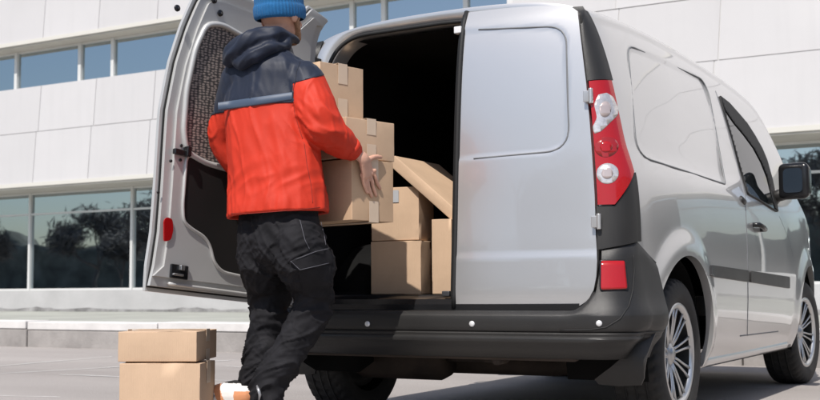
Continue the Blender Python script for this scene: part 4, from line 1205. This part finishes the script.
# --- shoes
shw=mat('white_leather',(.72,.70,.68),.5,bump=.2,bscale=90);sho=mat('orange_suede',(.62,.27,.13),.7);shg=mat('grey_mesh',(.22,.23,.25),.7,bump=.5,bscale=200)
soc=mat('black_sock',(.012,.012,.012),.9)
def shoe(an,fd,gz_,name='shoe'):
    side=ZU.cross(fd);b=bmesh.new();B=Vector((an.x,an.y,gz_))
    limb(b,[B-fd*.045+ZU*.075,B+ZU*.070,B+fd*.07+ZU*.062,B+fd*.14+ZU*.045,B+fd*.19+ZU*.036],[(.036,.045),(.044,.060),(.046,.052),(.048,.036),(.042,.026)],side)
    limb(b,[B+ZU*.07,B+ZU*.088],[(.040,.046),(.036,.040)],side)
    limb(b,[B-fd*.055+ZU*.02,B+ZU*.018,B+fd*.08+ZU*.018,B+fd*.15+ZU*.018,B+fd*.20+ZU*.022],[(.036,.018),(.042,.02),(.044,.018),(.048,.018),(.040,.016)],side)
    s=remesh(name,b,.004,[shw,sho,shg,soc],person,2)
    for pl in s.data.polygons:
        c=pl.center-B;x_=c.dot(fd);z_=c.z;m_=0
        if z_>.118: m_=3
        elif z_>.035:
            d=abs(x_-.035-.5*(z_-.04))
            if d<.016: m_=1
            elif x_<-.015 and z_<.09: m_=1
            elif .03<x_-.02<.10 and z_<.085 and abs(c.dot(side))>.02: m_=2 if int((x_+z_)*90)%3==0 else 0
            elif .05<x_<.12 and z_>.055: m_=2
        pl.material_index=m_
    return s
sL=shoe(ptp(236,396,-.60),footdirL,at(247,383,'y',-.60).z-.120)
sR=shoe(Vector((anR.x,anR.y+.0,0)),footdirR,.004)
bm=bmesh.new();limb(bm,[anL.lerp(knL,.1),ptp(247,392,-.55),ptp(246,400,-.56)],[.046,.046,.045]);from_bm('sock',bm,soc,person)
# --- jacket
org=mat('orange_nylon',(.52,.032,.012),.65,sheen=0,var=.05,vscale=18,bump=.12,bscale=300,spec=.35)
navy=mat('navy_nylon',(.010,.015,.031),.55,sheen=.08,var=.12,vscale=18,bump=.12,bscale=300,spec=.35)
bm=bmesh.new()
hem=ptp(278,213,-.60)
limb(bm,[neck-ZU*.045,ptp(271,78,-.585),chest+Vector((0,-.005,0)),ptp(272,150,-.60),waist+Vector((.005,0,0)),hem,hem-ZU*.12],
     [(.085,.085),(.165,.112),(.195,.128),(.198,.132),(.200,.138),(.212,.155),(.212,.155)],Vector((1,.05,0)))
limb(bm,[shL+Vector((.02,0,.005)),shR+Vector((-.02,0,.0))],[.085,.085],Vector((0,1,0)))
limb(bm,[shR,shR.lerp(elR,.5)+Vector((.01,-.01,0)),elR,elR.lerp(wrR,.5),wrR-(wrR-elR).normalized()*.02],[(.084,.082),(.080,.080),(.078,.076),(.064,.064),(.048,.046)],Vector((0,0,1)))
limb(bm,[shL,shL.lerp(elL,.5),elL,elL.lerp(wrL,.5),wrL-(wrL-elL).normalized()*.02],[.080,.074,.066,.056,.044],Vector((0,1,0)))
jacket=remesh('jacket',bm,.0058,[org,navy],person,7)
def jf(p,n_):
    def ridge(q,s,sd): return (1-abs(nz(q,s,sd))*2.6)
    k=0
    hemk=1-sstep(0,.09,p.z-hem.z);arm=1-sstep(.05,.16,(p-elR).length);armp=1-sstep(.02,.12,(p-shR).length)
    k+=.0055*ridge(Vector((p.x+.25*p.z,p.y,p.z)),(9,9,2.2),5)+.0055*nz(p,(5,5,3),8)
    k+=.004*hemk*ridge(p,(30,30,3),9)
    k+=.007*arm*ridge(Vector((p.x,p.y,p.z+.7*p.x)),(12,12,22),15)
    k+=.004*armp*ridge(Vector((p.x+.8*p.z,p.y,p.z)),(16,16,8),16)
    k+=.0018*ridge(Vector((p.x+.4*p.z,p.y,p.z)),(26,26,9),25)
    k+=.004*(1-sstep(0,.10,abs(p.z-waist.z)))*ridge(Vector((p.x,p.y,p.z-.5*p.x)),(7,7,18),35)
    w_=Vector((nz(p,(5,5,5),50),nz(p,(5,5,5),60),nz(p,(5,5,5),70)))*.05
    def cr(q,s_,sd,wd=.14): return max(0,1-abs(nz(q+w_,s_,sd))/wd)**1.4
    k+=.0045*cr(Vector((p.x+.2*p.z,p.y,p.z)),(9,9,2.4),81)
    k+=.007*arm*cr(Vector((p.x,p.y,p.z+.9*p.x)),(5,5,17),91)
    k+=.005*armp*cr(Vector((p.x+.5*p.z,p.y,p.z)),(13,13,5),95)
    return k-.005
displace(jacket,jf)
# open, straight hem
bm=bmesh.new();bm.from_mesh(jacket.data)
hn=Vector((-.04,0,1)).normalized()
bmesh.ops.bisect_plane(bm,geom=bm.verts[:]+bm.edges[:]+bm.faces[:],plane_co=hem,plane_no=hn,clear_inner=False,dist=1e-6)
bmesh.ops.delete(bm,geom=[f for f in bm.faces if (f.calc_center_median()-hem).dot(hn)<0],context='FACES')
he=[e for e in bm.edges if len(e.link_faces)==1]
for k_,dd in ((0,(-.004,-.010)),(1,(-.012,.004)),(2,(-.006,.03))):
    r=bmesh.ops.extrude_edge_only(bm,edges=he);nv=[g for g in r['geom'] if isinstance(g,bmesh.types.BMVert)];he=[g for g in r['geom'] if isinstance(g,bmesh.types.BMEdge)]
    for v in nv:
        q=Vector((v.co.x-hem.x,v.co.y-hem.y,0)).normalized();v.co+=q*dd[0]+ZU*dd[1]
bm.to_mesh(jacket.data);bm.free()
# navy upper part: split cleanly at the yoke line (measured across the back and sleeve)
me=jacket.data;bm=bmesh.new();bm.from_mesh(me)
a=ptp(213,112,-.68);b=ptp(294,100,-.70);c=b+Vector((0,1,-.02))
nrm=(b-a).cross(c-b).normalized();nrm=nrm if nrm.z>0 else -nrm
bmesh.ops.bisect_plane(bm,geom=bm.verts[:]+bm.edges[:]+bm.faces[:],plane_co=a,plane_no=nrm,dist=1e-6)
sa=ptp(293,83,-.66);sb=ptp(322,75,-.52);v1=(sb-sa).normalized();nrm2=ray(293,84).cross(ray(323,76)).normalized();nrm2=nrm2 if nrm2.z>0 else -nrm2
bmesh.ops.bisect_plane(bm,geom=[g for g in bm.verts[:]+bm.edges[:]+bm.faces[:]],plane_co=sa,plane_no=nrm2,dist=1e-6)
armsplit=ptp(294,100,-.70);cd=(elR-shR).normalized()
def is_arm(p):
    d=p-CAM;w=d.dot(cF);u_=410+FPX*d.dot(cR)/w;v_=200-FPX*d.dot(cU)/w
    # right sleeve: outboard of the arm hole
    q=p-shR;return u_>292.5+.05*(v_-75)
up=[]
for f in bm.faces:
    p=f.calc_center_median()
    if is_arm(p) and p.x>chest.x: f.material_index=1 if (p-sa).dot(nrm2)>0 else 0
    else: f.material_index=1 if (p-a).dot(nrm)>0 else 0
    if f.material_index==1: up.append(f)
# the navy yoke becomes a part of its own, standing 2 mm proud
yb=bmesh.new();vm={}
for f in up:
    vs=[]
    for v in f.verts:
        if v.index not in vm or True:
            k=v
            if k not in vm: vm[k]=yb.verts.new(v.co+v.normal*.0025)
            vs.append(vm[k])
    yb.faces.new(vs)
bmesh.ops.delete(bm,geom=up,context='FACES_ONLY')
bm.to_mesh(me);bm.free()
er=bmesh.ops.extrude_edge_only(yb,edges=[e for e in yb.edges if len(e.link_faces)==1])
for v in [g for g in er['geom'] if isinstance(g,bmesh.types.BMVert)]:
    v.co=v.co.lerp(chest if (v.co-shR).length>.2 else shR.lerp(elR,.4),.06)
yoke=from_bm('navy_yoke',yb,navy,jacket)
# loose flap edge of the yoke across the back
bvj=BVHTree.FromPolygons([v.co for v in yoke.data.vertices],[list(p.vertices) for p in yoke.data.polygons])
lastd=[None]
def onj(u,v,l):
    d=ray(u,v).normalized();h=bvj.ray_cast(CAM,d)[0];t=(h-CAM).length if h is not None else None
    if lastd[0] is not None and (t is None or abs(t-lastd[0])>.012): t=lastd[0]
    lastd[0]=t;return CAM+d*(t-l)
pts=[]
for k in range(30):
    u_=lerp(218,292,k/29);pts.append((u_,v_:=lerp(108,97.5,k/29)))
def dep(u,v):
    h=bvj.ray_cast(CAM,ray(u,v).normalized())[0];return None if h is None else (h-CAM).length
ds=[dep(u_,v_-5) for u_,v_ in pts];good=sorted(d for d in ds if d is not None);med=good[len(good)//2]
ds=[d if d is not None and abs(d-med)<.09 else None for d in ds]
for k in range(len(ds)):
    if ds[k] is None: ds[k]=next((ds[q] for q in list(range(k,len(ds)))+list(range(k,-1,-1)) if ds[q] is not None),med)
for _ in range(2): ds=[sum(ds[max(0,k-1):k+2])/len(ds[max(0,k-1):k+2]) for k in range(len(ds))]
bm=bmesh.new();A_=[]
for (u_,v_),d_ in zip(pts,ds):
    A_.append([bm.verts.new(CAM+ray(u_,v_+dv).normalized()*(d_-l)) for dv,l in ((-5.5,.001),(-3.5,.009),(1.2,.013),(2.6,.011),(2.9,.001))])
for P,Q in zip(A_,A_[1:]):
    for i in range(4): bm.faces.new((P[i],P[i+1],Q[i+1],Q[i]))
from_bm('back_flap',bm,mat('navy_trim',(.045,.070,.115),.5,sheen=.2),jacket)
bvo=BVHTree.FromPolygons([v.co for v in jacket.data.vertices],[list(p.vertices) for p in jacket.data.polygons])
def onany(u,v,l):
    d=ray(u,v).normalized();c_=[h for h in (bvo.ray_cast(CAM,d)[0],bvj.ray_cast(CAM,d)[0]) if h is not None]
    if not c_: return at(u,v,'y',-.70)
    h=min(c_,key=lambda q:(q-CAM).length);return h-d*l
seamd=mat('seam_dark',(.25,.02,.01),.7);seamn=mat('seam_navy',(.008,.011,.02),.7)
def jseam(pp,m_,par):
    q=[]
    for a_,b_ in zip(pp,pp[1:]):
        for k in range(10): q.append(onany(lerp(a_[0],b_[0],k/10),lerp(a_[1],b_[1],k/10),.0002))
    bm=bmesh.new();tube_bm(bm,q,.0014,5);from_bm('seam',bm,m_,par)
jseam([(293.5,101),(295,114),(299,128),(303,140)],seamd,jacket);jseam([(294.5,83),(293.5,90),(293,99)],seamn,yoke);jseam([(295,84),(296.5,72),(301,60)],seamn,yoke)
jseam([(231,213.5),(250,213.5),(270,212),(300,209.5),(322,207)],seamd,jacket)
jseam([(304,142),(307,165),(311,185),(313,205)],seamd,jacket)
# hood lying on the shoulders and collar
bm=bmesh.new()
limb(bm,[ptp(297,41,-.52),ptp(289,36,-.57),ptp(272,31,-.64),ptp(255,35,-.67)],[.012,.017,.023,.028],Vector((0,0,1)))
limb(bm,[ptp(272,36,-.64),ptp(250,40,-.69),ptp(236,50,-.70),ptp(229,60,-.68)],[.030,.038,.038,.028],Vector((0,0,1)))
limb(bm,[ptp(284,46,-.60),ptp(272,47,-.66),ptp(254,56,-.70),ptp(240,64,-.69)],[.016,.024,.030,.026],Vector((0,0,1)))
limb(bm,[ptp(284,44,-.58),ptp(262,46,-.61),ptp(246,52,-.62)],[.035,.042,.040],Vector((0,0,1)))
hood=remesh('hood',bm,.006,navy,jacket,4)
displace(hood,lambda p,n_:.006*(1-abs(nz(Vector((p.x+.3*p.z,p.y,p.z-.7*p.x)),(9,9,26),2))*2.6)+.006*nz(p,(14,14,14),4)-.004)
# cuff and hem
bm=bmesh.new();d_=(wrR-elR).normalized();tube_bm(bm,[wrR-d_*.035,wrR-d_*.02,wrR-d_*.006],[.046,.043,.036],16);o=from_bm('cuff',bm,org,jacket)

# ================================================================= LIGHT, WORLD, CAMERA
EL=R(54);AZs=R(9.5)   # sun behind the camera side, slightly to the right of the van's axis
sdir=Vector((math.sin(AZs)*math.cos(EL),-math.cos(AZs)*math.cos(EL),math.sin(EL)))
sun=bpy.data.lights.new('sun','SUN');sun.energy=4.6;sun.angle=R(.55);sun.color=(1,.955,.90)
so=bpy.data.objects.new('sun',sun);COL.objects.link(so);so.rotation_euler=sdir.to_track_quat('Z','Y').to_euler()
w=bpy.data.worlds.new('World');scene.world=w;w.use_nodes=True;nt=w.node_tree
bg=nt.nodes['Background'];sky=nt.nodes.new('ShaderNodeTexSky');sky.sky_type='NISHITA';sky.sun_disc=False;sky.sun_elevation=EL
sky.sun_rotation=math.atan2(sdir.x,sdir.y);sky.altitude=100;sky.air_density=1.0;sky.dust_density=1.5
nt.links.new(sky.outputs[0],bg.inputs[0]);bg.inputs[1].default_value=.12
cam=bpy.data.cameras.new('camera');co=bpy.data.objects.new('camera',cam);COL.objects.link(co);scene.camera=co
cam.sensor_width=36;cam.lens=FPX/820*36;cam.clip_end=2000;cam.clip_start=.05;cam.dof.use_dof=True;cam.dof.focus_distance=4.9;cam.dof.aperture_fstop=5.6
Mx=Matrix((cR.normalized(),cU.normalized(),-cF.normalized())).transposed().to_4x4();Mx.translation=CAM;co.matrix_world=Mx
scene.view_settings.view_transform='Standard';scene.view_settings.look='None';scene.view_settings.gamma=1;scene.view_settings.exposure=.12
scene.cycles.max_bounces=8
